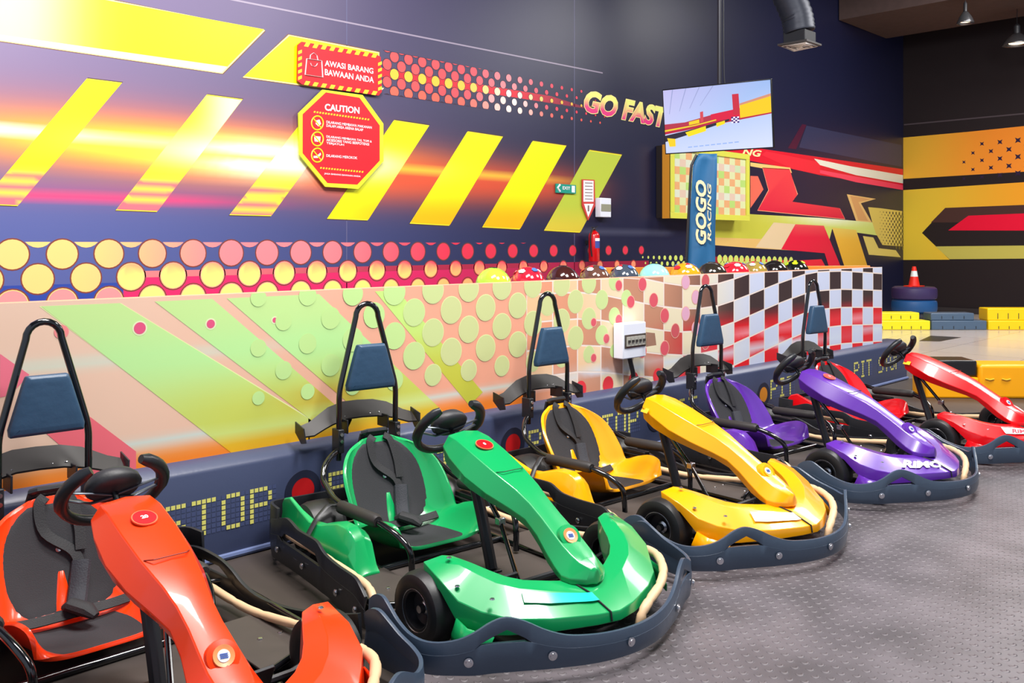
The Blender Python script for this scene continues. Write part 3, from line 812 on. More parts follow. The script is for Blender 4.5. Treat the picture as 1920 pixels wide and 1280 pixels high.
    # --- steering column fairing: (x, wtop, wmid, wbot, ztop, zmid, zbot)
    SEC = [(-.462, .062, .092, .085, .640, .610, .575), (-.445, .080, .112, .100, .658, .612, .545), (-.37, .085, .128, .110, .645, .575, .505), (-.25, .085, .135, .110, .604, .520, .465),
           (-.12, .078, .122, .095, .556, .475, .430), (0, .062, .092, .070, .508, .435, .398), (.075, .052, .072, .056, .468, .405, .365), (.15, .050, .074, .060, .425, .360, .312),
           (.22, .054, .088, .078, .385, .315, .270), (.28, .056, .098, .092, .350, .280, .248), (.325, .052, .106, .102, .325, .262, .238), (.36, .044, .092, .090, .306, .256, .234), (.40, .022, .045, .044, .285, .252, .234), (.412, .008, .016, .016, .278, .252, .236)]
    rings = []
    for (a, wt, wm, wb, z1, z2, z3) in SEC:
        rings.append([(a, -wb, z3), (a, -wm, z2), (a, -wt, z1), (a, 0, z1+.010), (a, wt, z1), (a, wm, z2), (a, wb, z3), (a, 0, z3-.006)])
    # rear end leans forward at the bottom
    bm = B(); loft(bm, rings)
    col = obj('steering_fairing', bm, body, K, bevel=.008, seg=3, angle=30)
    bm = B(); V = [(-.115, -.070, .556), (-.09, -.05, .560), (-.085, 0, .562), (-.09, .05, .560), (-.115, .070, .556)]; tube(bm, V, .0022, 5); obj('panel_groove', bm, mat('seam_'+cname, tuple(int(v*.5) for v in spec['rgb']), .5), col)
    # number button and badge
    n = Vector((.36, 0, 1)).normalized()
    if spec['num']:
        o_ = Vector((-.288, 0, .631)); M = frame_to(o_, n, up=(-1, 0, 0))
        bm = B(); lathe(bm, [(0, .004), (.036, .004), (.036, -.002), (0, -.002)], o_, 'Z', 28, 0, M=frame_to((0, 0, 0), n)); lathe(bm, [(.036, .003), (.040, .003), (.040, -.002), (.036, -.002)], o_, 'Z', 28, 1, M=frame_to((0, 0, 0), n))
        add_text(bm, spec['num'], Matrix.Translation(n*.0052) @ M, 2, size=.022, offset=.001)
        obj('number_button', bm, [mat('button_red', (214, 6, 20), .35), mat('button_edge', (240, 110, 70), .4), white], col)
    else:
        M = frame_to((-.42, -.115, .595), (-.3, -.8, .55), up=(0, 0, 1))
        bm = B(); prism(bm, [M @ Vector(p) for p in ((-.035, -.014, .004), (.035, -.014, .004), (.035, .014, .004), (-.035, .014, .004))], (0, -.001, .001)); obj('rating_plate', bm, mat('plate_yellow', (255, 214, 60), .3), col)
    n = Vector((.80, -.10, .62)).normalized(); o_ = Vector((.262, -.002, .372))
    bm = B()
    cone_m = frame_to((0, 0, 0), n)
    lathe(bm, [(.052, -.07), (.050, -.01), (.046, .004), (.030, .006), (.028, 0), (0, 0)], o_, 'Z', 28, 0, M=cone_m)
    obj('badge_cowl', bm, body, col, angle=40)
    bm = B(); lathe(bm, [(0, .009), (.017, .009), (.018, .007)], o_, 'Z', 24, 0, M=cone_m); lathe(bm, [(.018, .007), (.030, .010), (.031, .004)], o_, 'Z', 24, 1, M=cone_m)
    M = Matrix.Translation(n*.0102) @ frame_to(o_, n)
    for k in range(3): prism(bm, [M @ Vector(p) for p in ((-.012, -.006+k*.005, 0), (.010, -.008+k*.005, 0), (.012, -.005+k*.005, 0), (-.010, -.003+k*.005, 0))], n*.0005, 2)
    obj('round_badge', bm, [white, mat('badge_ring_'+cname, (240, 150, 90) if cname in ('green', 'orange') else spec['rgb'], .4), mat('badge_blue', (60, 90, 170), .4)], col)
    # --- steering wheel: open-top yoke with a domed pad
    al = math.radians(52); Uv = Vector((math.cos(al), 0, math.sin(al))); Yv = Vector((0, 1, 0)); Nn = Vector((-math.sin(al), 0, math.cos(al)))
    sc_ = Vector((-.555, 0, .668))
    sw = []
    for k in range(31):
        a = math.radians(-234+k*(303/30)); kx = .165*math.cos(a); ky = .150*math.sin(a)
        sw.append(sc_+Yv*kx+Uv*(ky+.0))
    bm = B(); tube(bm, sw, .017, 10, rad=[.015 if i in (0, 30) else .0185+.0045*(i < 8 or i > 22) for i in range(31)])
    wheel = obj('steering_wheel', bm, mat('wheel_rubber', (30, 32, 36), .38), K, angle=60)
    bm = B(); Mw = frame_to((0, 0, 0), Nn, up=(1, 0, 0))
    rings = []
    for h_, s_ in ((-.018, .82), (0, 1), (.02, .97), (.04, .82), (.052, .55), (.056, .2)):
        rings.append([sc_+Yv*(.094*s_*math.cos(q*PI/12))+Uv*(.068*s_*math.sin(q*PI/12)+.012)+Nn*(h_+.004) for q in range(24)])
    loft(bm, rings); obj('wheel_pad', bm, mat('pad_vinyl', (38, 38, 42), .5, bump=.1), wheel, angle=60)
    bm = B()
    for s in (-1, 1):
        tube(bm, [sc_+Uv*-.02+Nn*-.012, sc_+Yv*s*.07+Uv*-.035+Nn*-.012, sc_+Yv*s*.155+Uv*-.005+Nn*-.004], .010, 8, flat=.5)
        tube(bm, [sc_+Uv*-.01+Nn*-.014, sc_+Yv*s*.08+Uv*.02+Nn*-.014, sc_+Yv*s*.155+Uv*.03+Nn*-.004], .008, 8, flat=.5)
    obj('wheel_spokes', bm, mat('spoke_metal', (120, 128, 140), .3, metal=.8), wheel)
    bm = B(); tube(bm, [sc_+Nn*-.01, (-.46, .01, .56), (-.24, .05, .30)], .011, 10); tube(bm, [(-.24, .05, .30), (-.02, -.02, .10)], .010, 10); obj('steering_shaft', bm, gloss, K)
    bm = B(); box(bm, (-.258, .033, .285), (-.222, .067, .318)); obj('universal_joint', bm, steel, K, bevel=.004)
    bm = B(); tube(bm, rounded([(-.30, .05, .075), (-.375, .05, .30), (-.43, .03, .50), (-.40, .02, .56)], .05), .029, 8, flat=.8)
    box(bm, (-.36, .02, .06), (-.27, .085, .075)); obj('support_post', bm, black, K, bevel=.003)
    # --- seat
    bm = B(); nu, nt = 22, 40
    loft(bm, [[seat_pt(-1+2*j/nu, i/nt) for j in range(nu+1)] for i in range(nt+1)], closed=False, caps=False)
    seat = obj('seat', bm, body, K, solid=.016, bevel=.004, angle=60, offset=-1)
    def back(tt):
        t = .42+.52*tt; wv = .82*(1-abs(2*tt-1)**3.2*(.5 if tt > .5 else .62))
        return t, -wv, wv
    bm = B(); pad(bm, back)
    obj('backrest_cushion', bm, cush, seat, angle=60)
    def base(tt):
        t = .035+.36*tt; wv = .70*(1-abs(2*tt-1)**3*.35)
        return t, -wv, wv
    bm = B(); pad(bm, base); obj('seat_cushion', bm, cush, seat, angle=60)
    # centre slit where the shell shows
    def slit(tt): return .43+.20*tt, -.14*(1-tt)-.006, .10*(1-tt)+.006
    bm = B(); pad(bm, slit, .0165, 4, 6); obj('shell_slit', bm, body, seat, angle=60)
    bm = B(); p = seat_pt(0, .68)+seat_n(0, .68)*.019; lathe(bm, [(0, .006), (.009, .004), (.012, 0), (0, 0)], p, 'Z', 12, M=frame_to((0, 0, 0), seat_n(0, .68))); obj('seat_bolt', bm, steel, seat)
    # --- harness
    def ribbon(bm, UT, wd, h0=.022, th=.004):
        P = [seat_pt(u, t)+seat_n(u, t)*h for (u, t, h) in UT]; P = catmull(P, 5)
        rings = []
        for i, p in enumerate(P):
            tt = (P[min(i+1, len(P)-1)]-P[max(i-1, 0)]).normalized(); sd = tt.cross(Vector((.6, 0, .6))).normalized()
            up = sd.cross(tt).normalized()
            rings.append([p-sd*wd-up*th, p+sd*wd-up*th, p+sd*wd+up*th, p-sd*wd+up*th])
        loft(bm, rings)
    bm = B()
    ribbon(bm, [(-.25, 1.0, .02), (-.22, .9, .022), (-.10, .76, .024), (.10, .66, .026), (.16, .58, .03)], .020)
    ribbon(bm, [(.30, 1.0, .02), (.28, .9, .022), (.22, .76, .026), (.18, .66, .03)], .020)
    ribbon(bm, [(-.7, .40, .03), (-.35, .38, .05), (.0, .37, .06)], .018)
    ribbon(bm, [(.7, .40, .03), (.35, .38, .05), (.0, .37, .06)], .018)
    belt = obj('seat_harness', bm, beltm, K, angle=60)
    bm = B(); 
    P = [seat_pt(.16, .62)+seat_n(.16, .62)*.035, seat_pt(.08, .52)+seat_n(.08, .52)*.045, seat_pt(.02, .42)+Vector((.03, 0, .05))]
    tube(bm, catmull(P, 6), .036, 10, flat=.5, rad=None); obj('shoulder_sleeve', bm, mat('sleeve', (36, 38, 46), .75, bump=.3, scale=150), belt)
    bm = B(); P0 = seat_pt(0, .36)+Vector((.02, 0, .055)); 
    tube(bm, [P0+Vector((-.05, -.02, .02)), P0+Vector((-.02, -.01, .035)), P0+Vector((.03, .03, .02)), P0+Vector((.06, .05, .0))], .032, 10, flat=.75, rad=[.02, .033, .034, .018]); obj('buckle_bundle', bm, beltm, belt)
    # belt guide behind the seat top
    bm = B(); prism(bm, [(-1.235, -.075, .53), (-1.235, .075, .53), (-1.235, .10, .50), (-1.235, .24, .44), (-1.235, .24, .41), (-1.235, -.09, .48)], (-.012, 0, .004)); 
    tube(bm, [(-1.235, -.07, .535), (-1.215, -.05, .545), (-1.21, .05, .545), (-1.235, .07, .535)], .014, 8); obj('belt_guide', bm, black, K)
    # --- side rails with pads
    for s in (-1, 1):
        R = rounded([(-1.30, s*.165, .455), (-1.26, s*.235, .435), (-1.20, s*.30, .41), (-1.16, s*.33, .36), (-1.03, s*.345, .305), (-.95, s*.345, .290), (-.61, s*.345, .285), (-.50, s*.32, .255), (-.425, s*.29, .20), (-.42, s*.285, .075)], .04)
        bm = B(); tube(bm, R, .0145, 10); rail = obj('side_rail', bm, gloss, K, angle=60)
        bm = B(); tube(bm, [(-.955, s*.345, .275), (-.94, s*.345, .276), (-.62, s*.345, .287), (-.605, s*.345, .287)], .03, 12, rad=[.022, .030, .030, .022]); obj('rail_pad', bm, mat('pad_foam', (44, 40, 40), .55), rail, angle=60)
        if s > 0: continue
        # side pod
        PR = [(-1.20, .53, .505, .17, .27), (-1.175, .535, .50, .165, .298), (-1.12, .535, .495, .16, .314), (-1.02, .535, .485, .15, .275), (-.94, .535, .46, .14, .242), (-.87, .53, .42, .13, .238), (-.81, .53, .39, .12, .256), (-.74, .525, .378, .11, .274), (-.66, .52, .375, .10, .272), (-.63, .515, .375, .10, .258), (-.60, .505, .376, .095, .228), (-.56, .49, .378, .09, .13), (-.53, .48, .378, .085, .10)]
        rings = []
        for (a, yo, yi, zb_, zt_) in PR:
            h_ = zt_-zb_; m_ = (yo-yi)
            rings.append([(a, s*yo, zb_), (a, s*(yo-.01), zb_+h_*.55), (a, s*(yo-m_*.35), zb_+h_*.97), (a, s*(yo-m_*.7), zt_), (a, s*yi, zb_+h_*.8), (a, s*yi, zb_)])
        bm = B(); loft(bm, rings); obj('side_pod', bm, body, K, bevel=.008, seg=3, angle=32)
        bm = B(); tube(bm, rounded([(-.955, s*.36, .285), (-.93, s*.42, .30), (-.90, s*.49, .262), (-.88, s*.545, .20)], .02), .014, 8, flat=.4); obj('pod_strap', bm, black, K)
    # --- roll hoop, head pad
    H = [(-1.300, -.167, .40), (-1.295, -.167, .755), (-1.303, -.062, 1.12), (-1.305, -.045, 1.165), (-1.306, -.022, 1.188), (-1.306, 0, 1.193)]
    Hf = rounded([H[0], H[1], H[2]], .05)[:-1]
    arc = [(-1.306, -.066*math.cos(q*PI/10)*(1), 1.125+.068*math.sin(q*PI/10)) for q in range(0, 11)]
    Hr = [(a, -b, c) for a, b, c in reversed([tuple(p) for p in Hf])]
    bm = B(); tube(bm, [tuple(p) for p in Hf]+arc+Hr, .0145, 12); hoop = obj('roll_hoop', bm, gloss, K, angle=60)
    for s in (-1, 1):
        bm = B(); box(bm, (-1.345, s*.167-.016, .44), (-1.27, s*.167+.016, .56)); obj('hoop_bracket', bm, black, hoop, bevel=.004)
        for z_ in (.50, .535):
            bm = B(); lathe(bm, [(0, .005), (.009, .005), (.010, 0), (0, 0)], (-1.268, s*.167, z_), 'X', 10); obj('bracket_bolt', bm, steel, hoop)
        bm = B(); box(bm, (-1.40, s*.12-.004, .53), (-1.29, s*.12+.004, .60)); obj('spoiler_stay', bm, black, hoop, bevel=.002)
    bm = B()
    def trap(xx, e, z0=.752, z1=.985):
        return [(xx, -.136+e, z0+e), (xx, .136-e, z0+e), (xx, .139-e*1.2, z0+.03), (xx, .088-e, z1-.03), (xx, .076-e, z1-e), (xx, -.076+e, z1-e), (xx, -.088+e, z1-.03), (xx, -.139+e*1.2, z0+.03)]
    loft(bm, [trap(-1.292, .006), trap(-1.285, 0), trap(-1.252, 0), trap(-1.243, .010), trap(-1.240, .03)])
    padm = obj('head_pad', bm, navy, K, bevel=.006, seg=3, angle=40)
    # --- rear spoiler
    bm = B(); SPL = [(-.335, .548, .03), (-.28, .548, .045), (-.22, .575, .055), (-.175, .592, .065), (-.09, .612, .066), (0, .612, .066), (.09, .606, .066), (.175, .588, .062), (.22, .573, .055), (.28, .552, .045), (.335, .548, .03)]
    loft(bm, [[(-1.345, b, z_-.012), (-1.375, b, z_+h_*.35), (-1.405, b, z_+h_), (-1.409, b, z_+h_-.008), (-1.378, b, z_+h_*.35-.010), (-1.346, b, z_-.020)] for b, z_, h_ in SPL])
    sp = obj('rear_spoiler', bm, mat('spoiler_plastic', (27, 22, 21), .55), K, angle=45)
    for s in (-1, 1):
        bm = B(); prism(bm, [(-1.425, s*.342, .600), (-1.33, s*.342, .578), (-1.32, s*.335, .505), (-1.37, s*.335, .495), (-1.425, s*.342, .545)], (0, s*.006, 0)); obj('spoiler_endplate', bm, black, sp)
        for b in (.10, .045):
            bm = B(); lathe(bm, [(0, .004), (.007, .003), (.009, 0), (0, 0)], (-1.362, s*b, .628-.02), 'Z', 10); obj('spoiler_bolt', bm, steel, sp)
    # --- wheels
    for s in (-1, 1):
        for (a, b, r_, wd, nm) in ((0, .488, .140, .066, 'front_wheel'), (-1.075, .465, .142, .09, 'rear_wheel')):
            bm = B()
            lathe(bm, [(.072, -wd*.80), (.085, -wd*.92), (r_-.03, -wd), (r_-.010, -wd*.86), (r_, -wd*.5), (r_+.001, 0), (r_, wd*.5), (r_-.010, wd*.86), (r_-.03, wd), (.085, wd*.92), (.072, wd*.80)], (0, 0, 0), 'Y', 36)
            if a < 0: b = .385
            tyre = obj(nm, bm, rubber, K, angle=40); tyre.location = (a, s*b, r_)
            if a == 0: tyre.rotation_euler = (0, 0, math.radians(4))
            bm = B(); lathe(bm, [(.074, -wd*.8), (.070, -wd*.75), (.064, -wd*.2), (.03, 0), (.03, wd*.2), (.064, wd*.2), (.070, wd*.75), (.074, wd*.8)], (0, 0, 0), 'Y', 30); obj('wheel_rim', bm, rimm, tyre, solid=.003, angle=40)
            bm = B(); lathe(bm, [(0, -wd*.6), (.014, -wd*.6), (.018, -wd*.3), (.028, -wd*.2), (.028, wd*.2), (.018, wd*.3), (.014, wd*.6), (0, wd*.6)], (0, 0, 0), 'Y', 16); obj('hub_nut', bm, steel, tyre)
            if a == 0:
                bm = B(); tube(bm, [(.079*math.cos(q*PI/14), -s*0+s*wd*.83, .079*math.sin(q*PI/14)) for q in range(28)], .0028, 6, closed=True); obj('rim_edge', bm, steel, tyre)
    bm = B(); tube(bm, [(-1.075, -.40, .142), (-1.075, .40, .142)], .016, 12); obj('rear_axle', bm, steel, K)
    bm = B(); tube(bm, [(0, -.44, .14), (0, -.36, .12), (0, .36, .12), (0, .44, .14)], .014, 8); obj('front_axle_beam', bm, black, K)
    # --- chassis
    bm = B(); box(bm, (-.62, -.34, .055), (.30, .34, .064)); obj('floor_tray', bm, trayp, K, bevel=.004)
    for s in (-1, 1):
        bm = B(); prism(bm, [(-.58, s*.33, .085), (-.58, s*.57, .085), (-.16, s*.60, .085), (-.13, s*.40, .085), (-.10, s*.33, .085)], (0, 0, .006)); o = obj('side_tray', bm, trayp, K, bevel=.002)
        for a, b in ((-.36, .52), (-.36, .44), (-.2, .5)):
            bm = B(); lathe(bm, [(0, .004), (.008, .003), (.010, 0), (0, 0)], (a, s*b, .092), 'Z', 10); obj('tray_bolt', bm, steel, o)
    bm = B()
    for s in (-1, 1):
        tube(bm, rounded([(-1.22, s*.30, .075), (-.7, s*.33, .075), (-.2, s*.36, .075), (.15, s*.30, .075), (.36, s*.18, .085), (.36, 0, .085)], .08), .016, 8)
        tube(bm, rounded([(-1.02, s*.33, .09), (-.95, s*.60, .11), (-.2, s*.60, .11), (-.12, s*.36, .09)], .08), .012, 8)
    for a in (-1.15, -.60, -.05): tube(bm, [(a, -.34, .078), (a, .34, .078)], .014, 8)
    obj('chassis_frame', bm, gloss, K, angle=60)
    # pedals
    for s, a in ((-1, .10), (1, .10)):
        M = Matrix.Translation((a, s*.19, .17)) @ Matrix.Rotation(math.radians(24), 4, 'Y')
        bm = B(); box(bm, (-.006, -.038, -.05), (.006, .038, .065), M=M)
        for k in range(4): box(bm, (-.012, -.034, -.035+k*.024), (-.005, .034, -.025+k*.024), M=M)
        tube(bm, [M @ Vector((0, 0, -.04)), (a-.03, s*.19, .075)], .009, 8); obj('pedal', bm, black, K, bevel=.002)
    # engine and tank behind and beside the seat
    bm = B(); box(bm, (-.95, .31, .10), (-.78, .36, .24)); box(bm, (-1.20, -.30, .10), (-1.14, .30, .17)); box(bm, (-1.28, -.22, .09), (-1.20, .22, .20))
    for k in range(4): box(bm, (-.94, .30, .13+k*.026), (-.79, .375, .14+k*.026))
    obj('engine', bm, mat('engine_black', (24, 24, 27), .4, metal=.3), K, bevel=.004)
    bm = B(); pp = dense([(-1.12, -.58, .27), (-1.24, -.56, .27), (-1.30, -.48, .26), (-1.325, -.3, .25), (-1.33, 0, .25), (-1.325, .3, .25), (-1.30, .48, .26), (-1.24, .56, .27), (-1.12, .58, .27)], 3)
    strip(bm, pp); obj('rear_bumper', bm, black, K, solid=.014, bevel=.003, angle=50)
    return K
for cname, spec in KC.items(): kart(cname, spec)

# ================================================================== HELMETS
hy = 4.36
bm = B(); box(bm, (3.3, 4.225, 1.05), (8.6, 4.62, 1.075)); 
for a in (3.4, 5.0, 6.6, 8.5): box(bm, (a-.02, 4.25, 0), (a+.02, 4.6, 1.05))
tag(obj('helmet_shelf', bm, mat('shelf_orange', (220, 130, 40), .5), bevel=.003), 'orange shelf behind the banner wall carrying the row of helmets', 'shelf')
HEL = [(925, (165, 226, 60), None, 'lime green helmet, first from the left on the shelf'), (990, (190, 30, 50), 1, 'red helmet with white and blue graphics beside the lime one'),
       (1055, (56, 26, 24), None, 'dark maroon helmet between the red one and a patterned one'), (1115, (90, 60, 50), 1, 'brown patterned helmet with a green patch above the breaker box left side'),
       (1170, (60, 70, 84), 1, 'grey and white patterned helmet just left of the pale blue one'), (1227, (140, 222, 208), None, 'pale turquoise helmet in the middle of the row'),
       (1285, (240, 150, 30), 1, 'orange helmet with white patches right of the turquoise one'), (1335, (44, 40, 34), None, 'black helmet with an olive stripe below the blue flag'),
       (1378, (216, 34, 50), 1, 'red helmet with pale patches right of the blue flag'), (1414, (150, 130, 60), 1, 'gold and maroon patterned helmet, fourth from the right end'),
       (1452, (30, 26, 26), None, 'black helmet, second from the right end of the row'), (1492, (22, 26, 22), 2, 'black helmet with lime marks, last on the right')]
for u, c, pat, lab in HEL:
    d = ray(u, 500); xh = d[0]/d[1]*hy
    Hh = thing('racing_helmet', lab, 'helmet', (xh, hy, 1.075), math.radians(-90+random.uniform(-25, 25)), 'helmets on the shelf')
    bm = B(); rings = []
    for j in range(13):
        ph = PI*.5-j*(PI*.80/12); rr = math.cos(ph); zz_ = math.sin(ph)
        rings.append([(.138*rr*math.cos(q*PI/12)*(1+.08*(q in (23, 0, 1) and zz_ < 0)), .118*rr*math.sin(q*PI/12), .145+.128*zz_) for q in range(24)])
    rings[0] = [(0.001*math.cos(q*PI/12), 0.001*math.sin(q*PI/12), .273) for q in range(24)]
    loft(bm, rings); obj('shell', bm, mat('helmet_%d_%d_%d' % c, c, .12, coat=.8), Hh, angle=60)
    bm = B(); rings = []
    for j in range(5):
        ph = math.radians(12-j*10)
        rings.append([(.144*math.cos(ph)*math.cos(math.radians(a)), .124*math.cos(ph)*math.sin(math.radians(a)), .145+.13*math.sin(ph)) for a in range(-75, 76, 10)])
    loft(bm, rings, closed=False, caps=False); obj('visor', bm, mat('visor_black', (16, 16, 20), .08), Hh, solid=.002, angle=60)
    if pat:
        pal = [white, mat('helm_blue', (70, 110, 190), .3), mat('helm_red', (190, 40, 50), .3)] if pat == 1 else [mat('helm_lime', (190, 230, 40), .3)]*3
        for a0, e0, sz, mi in ((-60, 48, 15, 0), (10, 55, 16, 1), (95, 45, 17, 0), (170, 52, 15, 1), (240, 42, 16, 2), (300, 62, 12, 2)):
            pts = []
            for k in range(6):
                a = math.radians(a0+sz*1.3*math.cos(k*PI/3)); e = math.radians(e0+sz*.6*math.sin(k*PI/3))
                pts.append((.1395*math.cos(e)*math.cos(a), .1195*math.cos(e)*math.sin(a), .1455+.1295*math.sin(e)))
            cc_ = Vector((sum(p[0] for p in pts)/6, sum(p[1] for p in pts)/6, sum(p[2] for p in pts)/6)); dv = (cc_-Vector((0, 0, .145))).normalized()*.004
            bm = B(); prism(bm, [Vector(p)+dv*.5 for p in pts], dv); obj('decal', bm, pal[mi], Hh)
    else:
        bm = B(); box(bm, (-.03, -.012, .268), (.03, .012, .276)); obj('air_vent', bm, black, Hh, bevel=.002)
# desk panel behind the helmets
A = at_d(1133, 498, 9.45); Bp = at_d(1632, 503, 10.35)
bm = B(); a = Vector((A[0], A[1], 0)); b = Vector((Bp[0], Bp[1]-.0, 0)); n = Vector((b.y-a.y, a.x-b.x, 0)).normalized()*.05
prism(bm, [a, b, b-n, a-n], (0, 0, 1.262)); tag(obj('reception_desk', bm, mat('desk_orange', (230, 140, 50), .4, bump=.05), bevel=.006), 'orange desk panel standing behind the row of helmets', 'desk')

# ================================================================== THINGS ON THE BANNER WALL
def px_y(u, v, Y): return Vector(on_y(u, v, Y))
a = px_y(1168, 605, YB-.10); b = px_y(1212, 673, YB-.10)
cx = (px_y(1141, 640, YB)[0]+px_y(1168, 640, YB-.10)[0])/2
x0_, x1_ = a[0], px_y(1211, 640, YB-.10)[0]; z0_, z1_ = px_y(1168, 674, YB-.10)[2], px_y(1168, 607, YB-.10)[2]
dbx = thing('breaker_box', 'white breaker box with open smoked cover on the banner wall', 'breaker box', ((x0_+x1_)/2, YB-.012, z0_))
hw = (x1_-x0_)/2; hh = z1_-z0_
bm = B(); box(bm, (-hw, -.09, 0), (hw, 0, hh)); obj('casing', bm, mat('box_white', (226, 230, 242), .4), dbx, bevel=.008, seg=3)
bm = B(); box(bm, (-hw*.88, -.094, hh*.30), (hw*.95, -.088, hh*.68)); obj('window_recess', bm, mat('smoked', (70, 66, 62), .2), dbx, bevel=.002)
for k in range(5):
    bm = B(); x_ = -hw*.75+k*hw*.32; box(bm, (x_, -.104, hh*.36), (x_+hw*.27, -.092, hh*.62)); box(bm, (x_+.006, -.112, hh*.46), (x_+hw*.2, -.102, hh*.53), 1); obj('breaker', bm, [mat('breaker_grey', (168, 166, 156), .5), mat('breaker_dark', (46, 44, 42), .5)], dbx)
bm = B(); prism(bm, [(hw*.95, -.094, hh*.28), (hw*1.28, -.15, hh*.33), (hw*1.15, -.15, hh*.68), (hw*.95, -.094, hh*.70)], (0, -.004, 0)); obj('cover_flap', bm, mat('smoked_cover', (150, 100, 84), .15, alpha=.65), dbx)
p0 = Vector((-.01, -.05, 0)); p1 = px_y(1190, 712, YB-.05)-Vector(dbx.location)
bm = B(); tube(bm, rounded([p0, p0+Vector((.01, 0, -.03)), (p1.x-.02, -.04, p1.z+.05), (p1.x, -.03, p1.z-.06)], .03), .017, 10); obj('conduit', bm, black, dbx)

# ================================================================== SIGNS AND FITTINGS ON THE MURAL WALL
def sign_frame(): pass
def wallpoly(bm, pts, y, d, mi=0):
    prism(bm, [on_y(u, v, y) for u, v in pts], (0, d, 0), mi)
red_s = mat('sign_red', (212, 14, 32), .45); yel_s = mat('sign_yellow', (246, 220, 40), .45)
# AWASI BARANG sign (flat board)
sg = thing('luggage_warning_sign', 'red rectangular sign with striped edge reading AWASI BARANG BAWAAN ANDA', 'sign', on_y(637, 128, YW-.03))
def S_(pt): return tuple(Vector(pt)-Vector(sg.location))
def spoly(bm, pts, y, d, mi=0): prism(bm, [S_(on_y(u, v, y)) for u, v in pts], (0, d, 0), mi)
ys = YW-.045
rectc = [(559, 84), (566, 78), (705, 101), (714, 107), (716, 172), (710, 179), (566, 158), (558, 151)]
bm = B(); spoly(bm, rectc, ys, .02); obj('board', bm, red_s, sg)
def lerp2(a, b, t): return (a[0]+(b[0]-a[0])*t, a[1]+(b[1]-a[1])*t)
bm = B()
for (p, q, nn, dv) in (((566, 79), (708, 102), 9, (0, 7)), ((566, 151), (708, 172), 9, (0, 7))):
    for k in range(nn):
        a_ = lerp2(p, q, (k+.25)/nn); b_ = lerp2(p, q, (k+.75)/nn)
        spoly(bm, [(a_[0]+4, a_[1]), (b_[0]+4, b_[1]), (b_[0], b_[1]+dv[1]), (a_[0], a_[1]+dv[1])], ys-.002, .001)
for (p, q) in (((559, 90), (559, 150)), ((709, 112), (709, 170))):
    for k in range(5):
        a_ = lerp2(p, q, (k+.25)/5); b_ = lerp2(p, q, (k+.75)/5)
        spoly(bm, [(a_[0], a_[1]+3), (a_[0]+7, a_[1]), (b_[0]+7, b_[1]), (b_[0], b_[1]+3)], ys-.002, .001)
obj('hazard_border', bm, yel_s, sg)
bm = B()
BG = [(575, 110), (603, 114), (605, 145), (572, 140)]
for i in range(4):
    p = Vector(S_(on_y(*BG[i], ys-.006))); q = Vector(S_(on_y(*BG[(i+1) % 4], ys-.006))); tube(bm, [p, q], .012, 6, flat=.3)
tube(bm, [S_(on_y(u, v, ys-.006)) for u, v in ((581, 111), (582, 103), (588, 99), (594, 104), (596, 113))], .010, 6, flat=.3)
tube(bm, [S_(on_y(u, v, ys-.006)) for u, v in ((582, 118), (584, 123), (589, 125), (593, 123), (595, 119))], .010, 6, flat=.3)
obj('bag_symbol', bm, white, sg)
def sign_text(parent, s, u0, v0, u1, v1, hpx, m, name='lettering', y=ys-.004, off=0, shear=0):
    """text running from the left point to the right point on the wall plane, cap height hpx"""
    L_ = Vector(parent.location)
    A_ = Vector(on_y(u0, v0, y)); B_ = Vector(on_y(u1, v1, y)); C_ = Vector(on_y(u0, v0-hpx, y))
    V, F = text_geo(s, size=1, offset=off, align='LEFT', shear=shear)
    xs_ = [v.x for v in V]; ys_ = [v.y for v in V]; lo, hi = min(xs_), max(xs_); yl, yh = min(ys_), max(ys_)
    ex = (B_-A_); ez = (C_-A_)
    bm = B(); vs = [bm.verts.new(A_+ex*((v.x-lo)/(hi-lo))+ez*((v.y-yl)/(yh-yl))-L_) for v in V]
    for f in F:
        try: bm.faces.new([vs[i] for i in f])
        except ValueError: pass
    return obj(name, bm, m, parent, recalc=False)
sign_text(sg, 'AWASI BARANG', 609, 123.5, 700, 138.5, 11, white, off=.02, name='first_text_line')
sign_text(sg, 'BAWAAN ANDA', 609, 140.5, 701, 155.5, 11.5, white, off=.02, name='second_text_line')
# CAUTION octagon
sg = thing('caution_sign', 'red octagonal CAUTION sign with lime border and three prohibition symbols', 'sign', on_y(640, 262, YW-.03))
OC = [(605, 168), (680, 178), (719, 232), (719, 302), (672, 354), (610, 350), (562, 290), (560, 212)]
IC = [(611, 173), (674, 183), (712, 235), (712, 301), (670, 346), (614, 343), (567.5, 287), (567.5, 214)]
ys2 = YW-.065
bm = B(); prism(bm, [S_(on_y(u, v, ys2)) for u, v in OC], (0, .018, 0)); obj('board', bm, mat('sign_lime', (222, 236, 40), .45), sg)
bm = B(); prism(bm, [S_(on_y(u, v, ys2-.002)) for u, v in IC], (0, .0015, 0)); obj('red_field', bm, red_s, sg)
sign_text(sg, 'CAUTION', 609, 207, 674, 213.5, 13, white, y=ys2-.004, off=.03)
bm = B()
for (p, q, nn) in (((588, 208), (694, 223), 20), ((600, 313), (683, 321), 16)):
    for k in range(nn):
        a_ = lerp2(p, q, k/nn); b_ = lerp2(p, q, (k+.55)/nn)
        prism(bm, [S_(on_y(u, v, ys2-.004)) for u, v in ((a_[0]+1, a_[1]), (b_[0]+1, b_[1]), (b_[0], b_[1]+3), (a_[0], a_[1]+3))], (0, .001, 0))
for (u, v) in ((595, 230.5), (595, 260.5), (595, 291)):
    ring = [S_(on_y(u+11*math.cos(q*PI/12), v+13*math.sin(q*PI/12), ys2-.004)) for q in range(24)]
    tube(bm, ring, .008, 5, closed=True); tube(bm, [S_(on_y(u-7, v-8, ys2-.006)), S_(on_y(u+7, v+9, ys2-.006))], .007, 5)
